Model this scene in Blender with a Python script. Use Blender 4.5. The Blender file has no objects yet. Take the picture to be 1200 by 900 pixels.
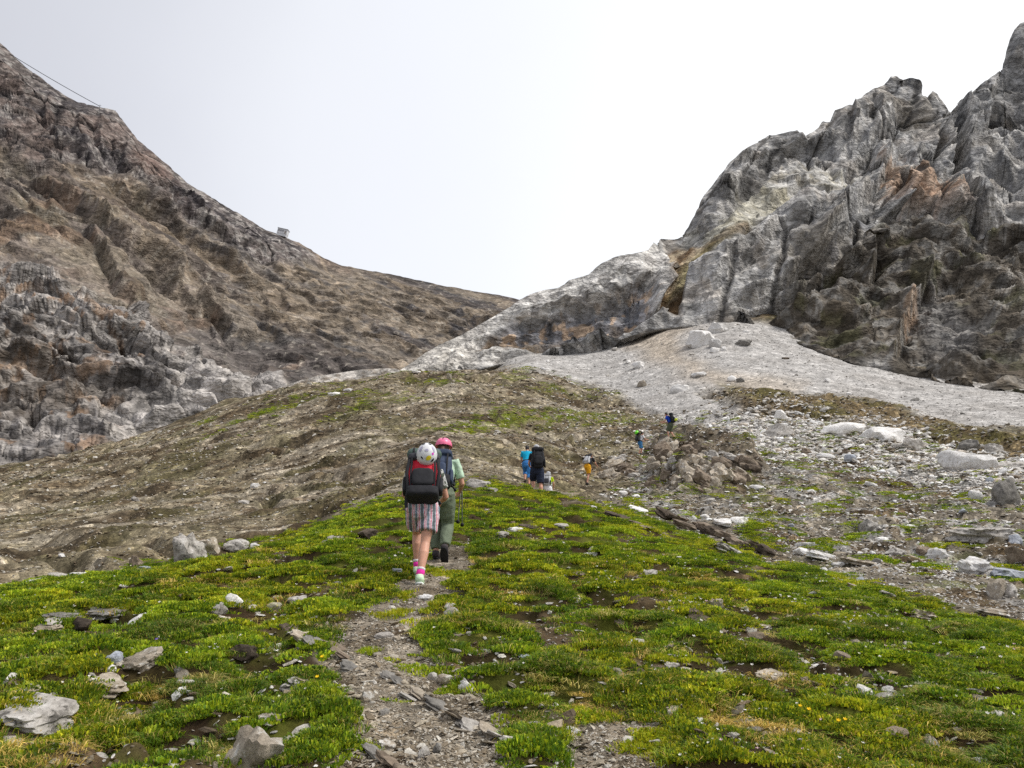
import bpy, math, random
import numpy as np
from mathutils import Vector, Matrix

scene = bpy.context.scene
COL = scene.collection
rng = np.random.default_rng(7)
random.seed(7)

# ------------------------------------------------------------------ camera
PITCH = math.atan((640.0 - 450.0) / 900.0)
EYE = np.array([0.0, 0.0, 1.6])
cam_data = bpy.data.cameras.new("camera")
cam_data.sensor_width = 36.0
cam_data.lens = 27.0
cam_data.clip_start = 0.05
cam_data.clip_end = 20000.0
cam = bpy.data.objects.new("camera", cam_data)
COL.objects.link(cam)
cam.location = EYE
cam.rotation_euler = (math.pi / 2 + PITCH, 0.0, 0.0)
scene.camera = cam

# ------------------------------------------------------------------ sky
SUN_AZ, SUN_EL = math.radians(98), math.radians(56)     # azimuth from +Y towards +X
SUN_DIR = Vector((math.sin(SUN_AZ) * math.cos(SUN_EL), math.cos(SUN_AZ) * math.cos(SUN_EL), math.sin(SUN_EL)))
world = bpy.data.worlds.new("World")
scene.world = world
world.use_nodes = True
nt = world.node_tree
nt.nodes.clear()
W = nt.nodes.new
out = W("ShaderNodeOutputWorld")
sky = W("ShaderNodeTexSky"); sky.sky_type = 'NISHITA'; sky.sun_disc = False
sky.sun_elevation = SUN_EL; sky.sun_rotation = SUN_AZ
bg_sky = W("ShaderNodeBackground"); bg_sky.inputs[1].default_value = 0.1
nt.links.new(sky.outputs[0], bg_sky.inputs[0])
# closed cloud deck: brighter round the veiled sun, soft mottling
tc = W("ShaderNodeTexCoord")
dot = W("ShaderNodeVectorMath"); dot.operation = 'DOT_PRODUCT'
nt.links.new(tc.outputs['Generated'], dot.inputs[0])
dot.inputs[1].default_value = Vector((0.85, 0.5, 0.1)).normalized()
half = W("ShaderNodeMath"); half.operation = 'MULTIPLY_ADD'; half.inputs[1].default_value = 0.5; half.inputs[2].default_value = 0.35
nt.links.new(dot.outputs['Value'], half.inputs[0])
noi = W("ShaderNodeTexNoise"); noi.inputs['Scale'].default_value = 2.2
noi.inputs['Detail'].default_value = 5.0; noi.inputs['Roughness'].default_value = 0.55
nt.links.new(tc.outputs['Generated'], noi.inputs['Vector'])
ma = W("ShaderNodeMath"); ma.operation = 'MULTIPLY_ADD'
nt.links.new(noi.outputs[0], ma.inputs[0]); ma.inputs[1].default_value = 0.10
nt.links.new(half.outputs[0], ma.inputs[2])
ramp = W("ShaderNodeValToRGB")
nt.links.new(ma.outputs[0], ramp.inputs[0])
cr = ramp.color_ramp
for k, (pos, c) in enumerate([(0.36, (0.30, 0.304, 0.326)), (0.455, (0.362, 0.368, 0.392)), (0.545, (0.425, 0.433, 0.455)), (0.635, (0.455, 0.463, 0.485)), (0.72, (0.51, 0.515, 0.52)), (0.85, (0.58, 0.58, 0.575)), (1.0, (0.64, 0.635, 0.62))]):
    e = cr.elements[k] if k < 2 else cr.elements.new(pos)
    e.position = pos; e.color = (*c, 1)
bg_cloud = W("ShaderNodeBackground"); bg_cloud.inputs[1].default_value = 1.0
nt.links.new(ramp.outputs[0], bg_cloud.inputs[0])
mixs = W("ShaderNodeMixShader"); mixs.inputs[0].default_value = 0.93
nt.links.new(bg_sky.outputs[0], mixs.inputs[1]); nt.links.new(bg_cloud.outputs[0], mixs.inputs[2])
nt.links.new(mixs.outputs[0], out.inputs[0])

# ------------------------------------------------------------------ sun (veiled by cloud)
sl = bpy.data.lights.new("sun", 'SUN')
sl.energy = 1.5; sl.angle = math.radians(20); sl.color = (1.0, 0.965, 0.91)
sun = bpy.data.objects.new("sun", sl); COL.objects.link(sun)
sun.rotation_euler = (-SUN_DIR).to_track_quat('-Z', 'Y').to_euler()

vs = scene.view_settings
vs.view_transform = 'Standard'; vs.look = 'None'; vs.exposure = 1.12; vs.gamma = 1.0
scene.cycles.use_denoising = False
scene.cycles.max_bounces = 5
scene.cycles.diffuse_bounces = 3

# ------------------------------------------------------------------ survey helpers (bearing / elevation -> metres)
CP, SP = math.cos(PITCH), math.sin(PITCH)
def ray(u, v):
    xc = (np.asarray(u, float) - 600.0) / 900.0
    yc = -(np.asarray(v, float) - 450.0) / 900.0
    return np.stack([xc, CP - yc * SP, SP + yc * CP], -1)
def at(u, v, Y):
    d = ray(u, v)
    return d * (np.asarray(Y, float) / d[..., 1])[..., None]
def bearing(p):
    """picture bearing (u, v) of eye-relative points"""
    f = p[..., 1] * CP + p[..., 2] * SP
    f = np.maximum(f, 0.05)
    yc = (-p[..., 1] * SP + p[..., 2] * CP) / f
    return p[..., 0] / f * 900 + 600, 450 - yc * 900

def S(r, g, b, k=0.86):
    c = np.array([r, g, b], float) / 255
    return np.where(c <= 0.04045, c / 12.92, ((c + 0.055) / 1.055) ** 2.4) * k

def sstep(a, b, x):
    t = np.clip((x - a) / (b - a), 0, 1)
    return t * t * (3 - 2 * t)

# ------------------------------------------------------------------ vectorised noise
_G = rng.normal(size=(1024, 3)); _G /= np.linalg.norm(_G, axis=1)[:, None]
_G = _G.astype(np.float32)
_R = rng.random(65536).astype(np.float32)
def _hash(i, j, k, seed):
    h = (i * np.int64(73856093)) ^ (j * np.int64(19349663)) ^ (k * np.int64(83492791)) ^ np.int64(seed * 2654435)
    h = (h ^ (h >> 13)) * np.int64(1274126177)
    return (h ^ (h >> 16)) & 0xFFFF
def perlin(p, seed=0):
    p = np.asarray(p, np.float64)
    i = np.floor(p).astype(np.int64); f = (p - i).astype(np.float32)
    w = f * f * f * (f * (f * 6 - 15) + 10)
    r = 0.0
    for dx in (0, 1):
        for dy in (0, 1):
            for dz in (0, 1):
                g = _G[_hash(i[..., 0] + dx, i[..., 1] + dy, i[..., 2] + dz, seed) & 1023]
                d = g[..., 0] * (f[..., 0] - dx) + g[..., 1] * (f[..., 1] - dy) + g[..., 2] * (f[..., 2] - dz)
                r = r + d * (w[..., 0] if dx else 1 - w[..., 0]) * (w[..., 1] if dy else 1 - w[..., 1]) * (w[..., 2] if dz else 1 - w[..., 2])
    return r * 1.5
def fbm(p, o=4, seed=0, gain=0.5):
    r = 0.0; a = 1.0
    for k in range(o):
        r = r + a * perlin(p * 2.03 ** k, seed + k * 7); a *= gain
    return r
def ridged(p, o=4, seed=0, gain=0.5):
    r = 0.0; a = 1.0
    for k in range(o):
        r = r + a * (1 - 2 * np.abs(perlin(p * 2.07 ** k, seed + k * 5))); a *= gain
    return r / 2
def cells(p, seed=0):
    """Worley: (distance to the nearest point, gap to the second, random value of the nearest)"""
    i = np.floor(p).astype(np.int64); f = (p - i).astype(np.float32)
    sh = p.shape[:-1]
    d1 = np.full(sh, 9.0, np.float32); d2 = d1.copy(); idv = np.zeros(sh, np.float32)
    for dx in (-1, 0, 1):
        for dy in (-1, 0, 1):
            for dz in (-1, 0, 1):
                h = _hash(i[..., 0] + dx, i[..., 1] + dy, i[..., 2] + dz, seed)
                q = (dx + _R[h] - f[..., 0]) ** 2 + (dy + _R[(h + 17011) & 65535] - f[..., 1]) ** 2 + (dz + _R[(h + 40009) & 65535] - f[..., 2]) ** 2
                n = q < d1
                d2 = np.where(n, d1, np.minimum(d2, q)); d1 = np.where(n, q, d1)
                idv = np.where(n, _R[(h + 5003) & 65535], idv)
    return np.sqrt(d1), np.sqrt(d2) - np.sqrt(d1), idv

_RM = np.linalg.qr(_G[:3].astype(float))[0]
def facets(p, seed=0):
    """broken rock: flat triangular planes meeting in sharp creases (linear noise on a tetrahedral lattice)"""
    p = np.asarray(p, float) @ _RM
    i = np.floor(p).astype(np.int64); f = p - i
    o = np.argsort(-f, axis=-1); fs = np.take_along_axis(f, o, -1)
    v = i.copy(); r = (1 - fs[..., 0]) * _R[_hash(v[..., 0], v[..., 1], v[..., 2], seed)]
    for k in range(3):
        np.put_along_axis(v, o[..., k:k + 1], np.take_along_axis(v, o[..., k:k + 1], -1) + 1, -1)
        w = fs[..., k] - (fs[..., k + 1] if k < 2 else 0)
        r = r + w * _R[_hash(v[..., 0], v[..., 1], v[..., 2], seed)]
    return (r - 0.5) * 1.5

def inpoly(u, v, poly, feather):
    """soft membership of a polygon, 1 inside .. 0 outside over `feather`"""
    poly = np.asarray(poly, float)
    sh = u.shape; u = u.ravel(); v = v.ravel()
    ins = np.zeros(u.shape, bool); dist = np.full(u.shape, 1e9)
    n = len(poly)
    for k in range(n):
        (x0, y0), (x1, y1) = poly[k], poly[(k + 1) % n]
        if y0 != y1:
            c = (y0 > v) != (y1 > v)
            ins ^= c & (u < (x1 - x0) * (v - y0) / (y1 - y0) + x0)
        dx, dy = x1 - x0, y1 - y0
        t = np.clip(((u - x0) * dx + (v - y0) * dy) / (dx * dx + dy * dy + 1e-9), 0, 1)
        dist = np.minimum(dist, np.hypot(u - x0 - t * dx, v - y0 - t * dy))
    sd = np.where(ins, dist, -dist)
    return sstep(-feather, feather, sd).reshape(sh)

class TPS:
    def __init__(self, X, y, kind='thin', lam=1e-4):
        X = np.asarray(X, float); n = len(X); self.X = X; self.kind = kind
        K = self.ker(np.linalg.norm(X[:, None] - X[None], axis=2)) + np.eye(n) * lam
        P = np.c_[np.ones(n), X]
        A = np.block([[K, P], [P.T, np.zeros((3, 3))]])
        s = np.linalg.solve(A, np.r_[np.asarray(y, float), 0, 0, 0]); self.w = s[:n]; self.c = s[n:]
    def ker(self, r):
        return r * r * np.log(r + 1e-9) if self.kind == 'thin' else -r
    def __call__(self, Q):
        Q = np.asarray(Q, float).reshape(-1, 2); o = np.empty(len(Q))
        for a in range(0, len(Q), 20000):
            q = Q[a:a + 20000]
            o[a:a + 20000] = self.ker(np.linalg.norm(q[:, None] - self.X[None], axis=2)) @ self.w + self.c[0] + q @ self.c[1:]
        return o

# ------------------------------------------------------------------ mesh and material helpers
def mesh_np(name, co, quads=None, tris=None, smooth=True):
    me = bpy.data.meshes.new(name)
    nq = 0 if quads is None else len(quads); ntr = 0 if tris is None else len(tris)
    me.vertices.add(len(co)); me.vertices.foreach_set('co', np.ascontiguousarray(co, np.float32).ravel())
    li = []
    if nq: li.append(np.asarray(quads, np.int32).ravel())
    if ntr: li.append(np.asarray(tris, np.int32).ravel())
    li = np.concatenate(li)
    me.loops.add(len(li)); me.loops.foreach_set('vertex_index', li)
    st = np.concatenate([np.arange(nq) * 4, nq * 4 + np.arange(ntr) * 3]).astype(np.int32)
    me.polygons.add(nq + ntr); me.polygons.foreach_set('loop_start', st)
    me.update(calc_edges=True)
    me.polygons.foreach_set('use_smooth', np.full(nq + ntr, smooth, bool))
    me.validate()
    return me
def grid_quads(nr, nc):
    r, c = np.meshgrid(np.arange(nr - 1), np.arange(nc - 1), indexing='ij')
    a = (r * nc + c).ravel()
    return np.stack([a, a + 1, a + nc + 1, a + nc], 1)
def vcolor(me, name, rgb):
    a = me.attributes.new(name, 'FLOAT_COLOR', 'POINT')
    d = np.ones((len(rgb), 4), np.float32); d[:, :3] = rgb
    a.data.foreach_set('color', d.ravel())
def vfloat(me, name, val):
    a = me.attributes.new(name, 'FLOAT', 'POINT'); a.data.foreach_set('value', np.asarray(val, np.float32))
def put(name, me, mat=None, parent=None, **props):
    o = bpy.data.objects.new(name, me); COL.objects.link(o)
    if mat is not None:
        me.materials.clear(); me.materials.append(mat)
    if parent is not None: o.parent = parent
    for k, v in props.items(): o[k] = v
    return o

class Mat:
    def __init__(self, name, rough=0.9, spec=0.2):
        self.m = bpy.data.materials.new(name); self.m.use_nodes = True
        self.t = self.m.node_tree; self.n = self.t.nodes; self.l = self.t.links
        self.b = self.n['Principled BSDF']
        self.b.inputs['Roughness'].default_value = rough
        self.b.inputs['Specular IOR Level'].default_value = spec
        self._c = None
    def node(self, typ, **kw):
        x = self.n.new(typ)
        for k, v in kw.items():
            if hasattr(x, k): setattr(x, k, v)
            else: x.inputs[k].default_value = v
        return x
    def link(self, a, b): self.l.new(a, b)
    def coord(self, scale=(1, 1, 1), rot=(0, 0, 0), src='Object'):
        if self._c is None: self._c = self.node('ShaderNodeTexCoord')
        mp = self.node('ShaderNodeMapping')
        mp.inputs['Scale'].default_value = scale; mp.inputs['Rotation'].default_value = rot
        self.link(self._c.outputs[src], mp.inputs[0]); return mp.outputs[0]
    def noise(self, vec, scale, detail=6, rough=0.6, dist=0.0):
        x = self.node('ShaderNodeTexNoise'); self.link(vec, x.inputs['Vector'])
        x.inputs['Scale'].default_value = scale; x.inputs['Detail'].default_value = detail
        x.inputs['Roughness'].default_value = rough; x.inputs['Distortion'].default_value = dist
        return x.outputs[0]
    def voro(self, vec, scale, feature='F1', outp='Color', rand=1.0):
        x = self.node('ShaderNodeTexVoronoi'); x.feature = feature
        self.link(vec, x.inputs['Vector']); x.inputs['Scale'].default_value = scale
        x.inputs['Randomness'].default_value = rand
        return x.outputs[outp]
    def ramp(self, fac, stops):
        x = self.node('ShaderNodeValToRGB'); self.link(fac, x.inputs[0]); cr = x.color_ramp
        while len(cr.elements) < len(stops): cr.elements.new(0.5)
        for e, (p, c) in zip(cr.elements, stops):
            e.position = p; e.color = (c, c, c, 1) if not hasattr(c, '__len__') else (*c, 1)
        return x.outputs[0]
    def mix(self, a, b, fac, mode='MIX'):
        x = self.node('ShaderNodeMix'); x.data_type = 'RGBA'; x.blend_type = mode
        for s, q in ((x.inputs[6], a), (x.inputs[7], b), (x.inputs[0], fac)):
            if hasattr(q, 'links'): self.link(q, s)
            elif hasattr(q, '__len__'): s.default_value = (*q, 1)
            else: s.default_value = q
        return x.outputs[2]
    def math(self, op, a, b=0.0):
        x = self.node('ShaderNodeMath'); x.operation = op
        for s, q in ((x.inputs[0], a), (x.inputs[1], b)):
            if hasattr(q, 'links'): self.link(q, s)
            else: s.default_value = q
        return x.outputs[0]
    def attr(self, name, typ='GEOMETRY', outp='Color'):
        x = self.node('ShaderNodeAttribute'); x.attribute_name = name; x.attribute_type = typ
        return x.outputs[outp]
    def color(self, c):
        if hasattr(c, 'links'): self.link(c, self.b.inputs['Base Color'])
        else: self.b.inputs['Base Color'].default_value = (*c, 1)
        return self
    def bump(self, h, strength=0.5, dist=0.1):
        x = self.node('ShaderNodeBump'); self.link(h, x.inputs['Height'])
        x.inputs['Strength'].default_value = strength; x.inputs['Distance'].default_value = dist
        self.link(x.outputs[0], self.b.inputs['Normal']); return self

# ------------------------------------------------------------------ terrain materials (colour, grain and fine relief only)
def rock_material(name, scale, strata_rot):
    m = Mat(name, 0.92, 0.15)
    c0 = m.coord()
    cs = m.coord((0.62, 0.62, 1.25), strata_rot)
    base = m.attr('albedo')
    n1 = m.noise(c0, 0.13 * scale, 5, 0.66)
    n2 = m.noise(cs, 0.5 * scale, 3, 0.65)
    n3 = m.noise(c0, 0.9 * scale, 2.5, 0.7)
    v = m.ramp(n1, [(0.28, 0.74), (0.5, 1.03), (0.72, 1.32)])
    w = m.ramp(n2, [(0.32, 0.66), (0.5, 1.05), (0.68, 1.3)])
    x = m.ramp(n3, [(0.34, 0.62), (0.5, 1.05), (0.66, 1.4)])
    c = m.mix(base, v, 1.0, 'MULTIPLY'); c = m.mix(c, w, 0.55, 'MULTIPLY'); c = m.mix(c, x, 0.6, 'MULTIPLY')
    # joints: thin dark mineral-stained seams
    warp = m.node('ShaderNodeVectorMath'); warp.operation = 'MULTIPLY_ADD'
    nn = m.node('ShaderNodeTexNoise'); m.link(c0, nn.inputs['Vector']); nn.inputs['Scale'].default_value = 0.3 * scale; nn.inputs['Detail'].default_value = 6
    m.link(nn.outputs[1], warp.inputs[0]); warp.inputs[1].default_value = (2.5 / scale,) * 3; m.link(cs, warp.inputs[2])
    e1 = m.voro(warp.outputs[0], 0.16 * scale, 'DISTANCE_TO_EDGE', 'Distance')
    e2 = m.voro(warp.outputs[0], 0.5 * scale, 'DISTANCE_TO_EDGE', 'Distance')
    j1 = m.ramp(e1, [(0.0, 0.45), (0.03, 0.9), (0.06, 1.0)])
    j2 = m.ramp(e2, [(0.0, 0.6), (0.06, 1.0)])
    chipped = []
    for q, k in ((0.42, 0.6), (1.15, 0.45)):
        sp = m.node('ShaderNodeSeparateColor'); m.link(m.voro(warp.outputs[0], q * scale), sp.inputs[0]); chipped.append(sp.outputs[0])
        c = m.mix(c, m.ramp(sp.outputs[0], [(0.0, 0.5), (0.5, 1.02), (1.0, 1.5)]), k, 'MULTIPLY')
    gate = m.ramp(m.noise(c0, 0.1 * scale, 3), [(0.42, 0.0), (0.6, 1.0)])
    c = m.mix(c, j1, m.math('MULTIPLY', gate, 0.7), 'MULTIPLY'); c = m.mix(c, j2, 0.55, 'MULTIPLY')
    m.color(c)
    h = m.math('ADD', m.math('MULTIPLY', n1, 1.0), m.math('MULTIPLY', n2, 0.7))
    h = m.math('ADD', h, m.math('MULTIPLY', n3, 0.45)); h = m.math('ADD', h, m.math('MULTIPLY', j2, 0.12))
    h = m.math('ADD', h, m.math('MULTIPLY', chipped[0], 0.22)); h = m.math('ADD', h, m.math('MULTIPLY', chipped[1], 0.1))
    m.bump(h, 0.8, 1.5 / scale)
    return m.m
def ground_material():
    m = Mat('ground_earth', 0.95, 0.1)
    c0 = m.coord()
    base = m.attr('albedo'); stony = m.attr('stony', outp='Fac')
    n = m.noise(c0, 0.7, 14, 0.72)
    v = m.ramp(n, [(0.27, 0.45), (0.5, 1.0), (0.72, 1.6)])
    c = m.mix(base, v, 1.0, 'MULTIPLY')
    hs = None
    for sc, k in ((38, 0.55), (9.0, 0.7), (2.6, 0.8)):
        vo = m.node('ShaderNodeTexVoronoi'); m.link(c0, vo.inputs['Vector']); vo.inputs['Scale'].default_value = sc
        sp = m.node('ShaderNodeSeparateColor'); m.link(vo.outputs['Color'], sp.inputs[0])
        t = m.ramp(sp.outputs[0], [(0.0, 0.6), (0.5, 0.95), (0.86, 1.15), (0.93, 1.9)])
        g = m.ramp(vo.outputs['Distance'], [(0.35, 1.0), (0.75, 0.62)])
        t = m.mix(t, g, 1.0, 'MULTIPLY')
        f = m.math('MULTIPLY', stony, k)
        c = m.mix(c, t, f, 'MULTIPLY')
        hh = m.math('MULTIPLY', m.math('SUBTRACT', 1.0, vo.outputs['Distance']), 1.0 / sc)
        hs = hh if hs is None else m.math('ADD', hs, hh)
    m.color(c)
    h = m.math('ADD', m.math('MULTIPLY', n, 0.35), m.math('MULTIPLY', hs, 0.5))
    m.bump(h, 0.9, 0.5)
    return m.m
M_ROCK_BROWN = rock_material('brown_mountain_rock', 0.95, (0.25, -0.35, 0.3))
M_ROCK_GREY = rock_material('grey_limestone_rock', 1.05, (0.2, 0.55, 0.4))
M_CLIFF = rock_material('banded_cliff_rock', 1.5, (0.15, -0.22, 0.0))
M_GROUND = ground_material()

# ================================================================== TERRAIN
def interp_line(u, pts):
    p = np.array(pts, float)
    return np.interp(u, p[:, 0], p[:, 1])

# ---- the ground: one sheet in rings round the camera, height from surveyed points
GP = [  # bearing u, v and distance
 (0,900,3.9),(300,900,3.95),(600,900,4.0),(900,900,4.1),(1200,900,4.3),(-300,900,3.9),(1500,900,4.5),
 (0,800,5.4),(300,800,5.3),(600,800,5.3),(900,800,5.6),(1200,800,6.0),
 (0,740,7.0),(300,740,6.8),(600,740,6.6),(900,740,7.2),(1200,738,9.2),
 (0,690,10.8),(150,672,11.0),(300,690,8.6),(490,683,8.5),(600,690,8.3),(900,690,10),(1050,692,11.5),
 (300,648,11.5),(450,650,10.5),(510,655,10.2),(600,650,10.3),(750,650,11.5),(900,655,14.5),
 (450,605,13.5),(600,610,14),(750,610,17),(800,617,19.5),(620,578,20),(540,580,18),(690,592,21.5),
 (1200,690,13),(1200,650,17),(1200,600,26),(1200,540,38),(1200,500,50),(1200,458,74),(1500,800,7),(1500,690,14),(1500,600,28),(1500,540,40),(1500,480,72),
 (1050,650,17),(1050,600,27),(1050,540,40),(1050,500,52),(1050,460,72),(1060,438,84),
 (900,620,21),(900,580,30),(900,540,40),(900,500,52),(900,460,68),(900,420,86),(900,388,100),
 (750,600,24),(688,562,42),(750,533,54),(787,510,58),(750,490,68),(750,460,80),(750,430,92),(750,395,112),(820,378,106),
 (640,575,26),(560,540,38),(560,520,45),(560,490,58),(560,460,72),(560,431,88),(650,444,86),(700,462,82),(490,433,88),
 (440,446,88),(400,453,87),(330,463,86),(480,520,45),(480,480,62),(480,568,27),
 (300,622,25),(300,590,33),(300,540,48),(300,500,66),(300,477,82),
 (150,645,21),(150,620,27),(150,580,42),(150,540,62),(150,522,76),
 (0,672,18),(0,650,23),(0,610,35),(0,580,52),(0,558,76),(-300,680,16),(-300,640,26),(-300,600,45),(-300,575,75),(-300,740,8),
]
ctrl = [at(u, v, Y) for u, v, Y in GP]
for x in (-5, -2.5, 0, 2.5, 5):
    for y in (0.6, 2.0): ctrl.append(np.array([x * (0.4 if y < 1 else 1), y, -1.6 + 0.13 * y - 0.02 * abs(x)]))
ctrl.append(at(150, 678, 14.5) ); ctrl.append(at(0, 695, 14)); ctrl.append(at(300, 662, 16))
for u, v, Y in [(660,404,124),(700,388,124),(760,368,120),(800,364,117),(850,363,114),(920,377,110),(960,394,105),(1000,408,98),(1100,430,90),(1200,449,82),(1350,470,78),(600,405,124),
 (0,545,90),(100,520,96),(180,500,99),(250,478,103),(-150,575,86)]: ctrl.append(at(u, v, Y))
for u in (650, 600): ctrl.append(at(u, 416, 112))
for u in (560, 480, 400): ctrl.append(at(u, 450, 104))
for u in (-300, 0, 300, 600, 900, 1200, 1500):
    ctrl.append(at(u, 460 if u < 500 else 420, 165)); ctrl.append(at(u, 490, 280))
ctrl = np.array(ctrl)
AZK = 3.0
def polar(x, y): return np.arctan2(x, y), np.hypot(x, y)
ca, crr = polar(ctrl[:, 0], ctrl[:, 1])
g_tps = TPS(np.c_[ca * AZK, np.log(crr)], ctrl[:, 2] / crr, 'thin', 2e-3)

A_IN = math.radians(44)
az = np.concatenate([np.linspace(-math.pi, -A_IN, 34)[:-1], np.linspace(-A_IN, A_IN, 560), np.linspace(A_IN, math.pi, 34)[1:]])
R0, R1, NR = 0.45, 300.0, 800
lr = np.linspace(math.log(R0), math.log(R1), NR)
# coarse evaluation of the smooth shape, then bilinear refinement
azc = np.linspace(-math.pi, math.pi, 181); lrc = np.linspace(lr[0], lr[-1], 150)
def smooth_height(a, l):
    acl = np.clip(a, -0.80, 0.80)
    r = np.exp(l)
    z = g_tps(np.stack([acl * AZK, l], -1)).reshape(a.shape) * r
    back = -1.6 + 0.11 * r * np.cos(a) - 0.03 * r * np.sin(a)
    w = sstep(0.85, 1.9, np.abs(a))
    near = sstep(0.9, 2.2, r)
    z = z * near + (-1.6 + 0.12 * r * np.cos(a)) * (1 - near)
    return z * (1 - w) + back * w
azd = np.unique(np.concatenate([azc, np.linspace(-A_IN, A_IN, 140)]))
AA, LL = np.meshgrid(azd, lrc, indexing='ij')
Zc = smooth_height(AA, LL)
def bil(xs, ys, Z, x, y):
    i = np.clip(np.searchsorted(xs, x) - 1, 0, len(xs) - 2); j = np.clip(np.searchsorted(ys, y) - 1, 0, len(ys) - 2)
    tx = np.clip((x - xs[i]) / (xs[i + 1] - xs[i]), 0, 1); ty = np.clip((y - ys[j]) / (ys[j + 1] - ys[j]), 0, 1)
    return (Z[i, j] * (1 - tx) + Z[i + 1, j] * tx) * (1 - ty) + (Z[i, j + 1] * (1 - tx) + Z[i + 1, j + 1] * tx) * ty
L2, A2 = np.meshgrid(lr, az, indexing='ij')
RR = np.exp(L2); GX = RR * np.sin(A2); GY = RR * np.cos(A2)
GZ = bil(azd, lrc, Zc, A2, L2)
P3 = np.stack([GX, GY, GZ], -1)
U, V = bearing(P3)
front = (GY > 0.3)
U = np.where(front, U, 600 + np.sign(GX) * 900); V = np.where(front, V, 1500)
P2 = np.stack([GX, GY, GX * 0], -1)
# zones, with ragged edges
wu = fbm(P2 / 1.3, 3, 11) * 26 * (9 / (RR + 4)) + fbm(P2 / 9.0, 3, 12) * 14
wv = fbm(P2 / 1.1 + 50, 3, 13) * 14 * (9 / (RR + 4)) + fbm(P2 / 7.0 + 9, 3, 14) * 5
UW, VW = U + wu, V + wv
GRASS = [(-900,760),(-300,730),(0,690),(120,668),(200,652),(300,640),(380,612),(430,598),(478,588),(500,582),(560,574),(620,574),(700,594),(760,602),(820,628),(900,656),(1050,692),(1200,732),(1500,800),(2600,1000),(2600,4000),(-2600,4000),(-2600,900)]
PATH = [(455,684),(482,658),(508,634),(560,632),(550,668),(528,694),(508,714),(478,735),(500,755),(520,775),(548,800),(575,830),(600,860),(612,905),(560,1000),(420,1000),(392,900),(405,850),(385,800),(372,768),(388,735),(418,715),(430,700)]
PATH2 = [(640,845),(700,835),(770,838),(800,850),(790,900),(760,1000),(640,1000),(655,880)]
SCREE = [(560,424),(600,405),(660,412),(700,395),(760,372),(830,370),(920,388),(1000,416),(1100,440),(1230,462),(1800,520),(1800,560),(1220,508),(1120,500),(1010,470),(930,462),(850,452),(820,460),(900,500),(920,520),(860,530),(800,500),(760,478),(735,462),(700,452),(650,440)]
TANS = [(730,390),(790,372),(830,372),(800,395),(800,420),(860,440),(940,450),(900,462),(840,448),(780,430),(740,410)]
ROCKF = [(690,600),(740,560),(760,500),(830,480),(930,505),(1000,500),(1100,520),(1230,545),(1800,640),(1800,790),(1200,728),(1050,688),(900,652),(820,622),(760,600)]
BROWNBAND = [(840,448),(930,462),(1010,470),(1120,502),(1230,512),(1230,548),(1100,520),(1000,492),(930,492),(870,474)]
w_grass = inpoly(UW, VW, GRASS, 5)
w_path = inpoly(UW, VW, PATH, 9); w_path2 = inpoly(UW, VW, PATH2, 14)
bare = sstep(0.25, 0.45, fbm(P2 / 0.9 + 31, 3, 17) + 0.25 * fbm(P2 / 0.25, 2, 18)) * w_grass
w_path = np.clip(w_path + w_path2, 0, 1)
w_scree = inpoly(UW, VW, SCREE, 7) * (1 - w_grass)
w_tan = inpoly(UW, VW, TANS, 14)
w_rock = inpoly(UW, VW, ROCKF, 10) * (1 - w_grass)
w_band = inpoly(UW, VW, BROWNBAND, 6)
w_brown = np.clip(1 - w_grass - w_scree - w_rock, 0, 1)
w_turf = w_grass * (1 - w_path) * (1 - 0.9 * bare)
# relief
f_h = fbm(P2 / 0.95, 4, 21); f_t = fbm(P2 / 0.28, 3, 22)
slant = GZ + 0.25 * GX
def terrace(w, T, sharp=0.78):
    f = w / T; f = f - np.floor(f)
    return (sstep(sharp, 1.0, f) - f) * T
tn = fbm(P2 / 1.9 + 3, 3, 23)
tm = sstep(-0.05, 0.35, fbm(P2 / 1.4 + 77, 2, 24))
terr = terrace(GY * 0.145 + tn * 0.16 + 0.05 * GX, 0.16, 0.72) * tm
f_k = fbm(P2 / 0.55 + 13, 3, 230)
z_grass = 0.05 * f_h + 0.075 * f_k + 0.035 * f_t + terr * 1.35
dirx, diry = math.cos(0.6), math.sin(0.6)
along, across = GX * dirx + GY * diry, -GX * diry + GY * dirx
PS = np.stack([along / 1.6, across / 0.16, GX * 0], -1)
z_path = -0.05 + 0.035 * fbm(P2 / 0.6, 3, 25) + 0.03 * ridged(PS, 2, 26) * sstep(0.0, 0.4, fbm(P2 / 1.2, 2, 27)) + 0.015 * f_t
along2, across2 = GX * 0.94 + GY * 0.34, -GX * 0.34 + GY * 0.94
PS2 = np.stack([along2 / 7.0, across2 / 1.6, GX * 0], -1)
bt = fbm(P2 / 9.0 + 5, 4, 31)
z_brown = 1.3 * fbm(P2 / 17.0, 3, 28) * sstep(25, 60, RR) + 0.28 * fbm(P2 / 4.0, 4, 29) + 0.38 * ridged(PS2, 3, 30)
z_brown = z_brown + terrace(GZ + bt * 2.2, 1.15, 0.72) * 0.9 * sstep(-0.1, 0.3, fbm(P2 / 6.0 + 40, 3, 32))
z_brown *= sstep(11, 24, RR)
c1, c2, cid = cells(P2 / np.array([1.4, 1.0, 1.0]) + 0.4 * f_h[..., None], 33)
z_rock = 0.35 * fbm(P2 / 5.0, 4, 34) + 0.22 * cid * sstep(0.02, 0.3, c2) + 0.12 * f_h
z_scree = 0.5 * fbm(P2 / 18.0, 3, 35) + 0.12 * fbm(P2 / 2.5, 4, 36)
w_out = inpoly(UW, VW, [(765,522),(800,508),(850,518),(888,540),(896,562),(850,576),(800,580),(768,568)], 9)
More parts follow.
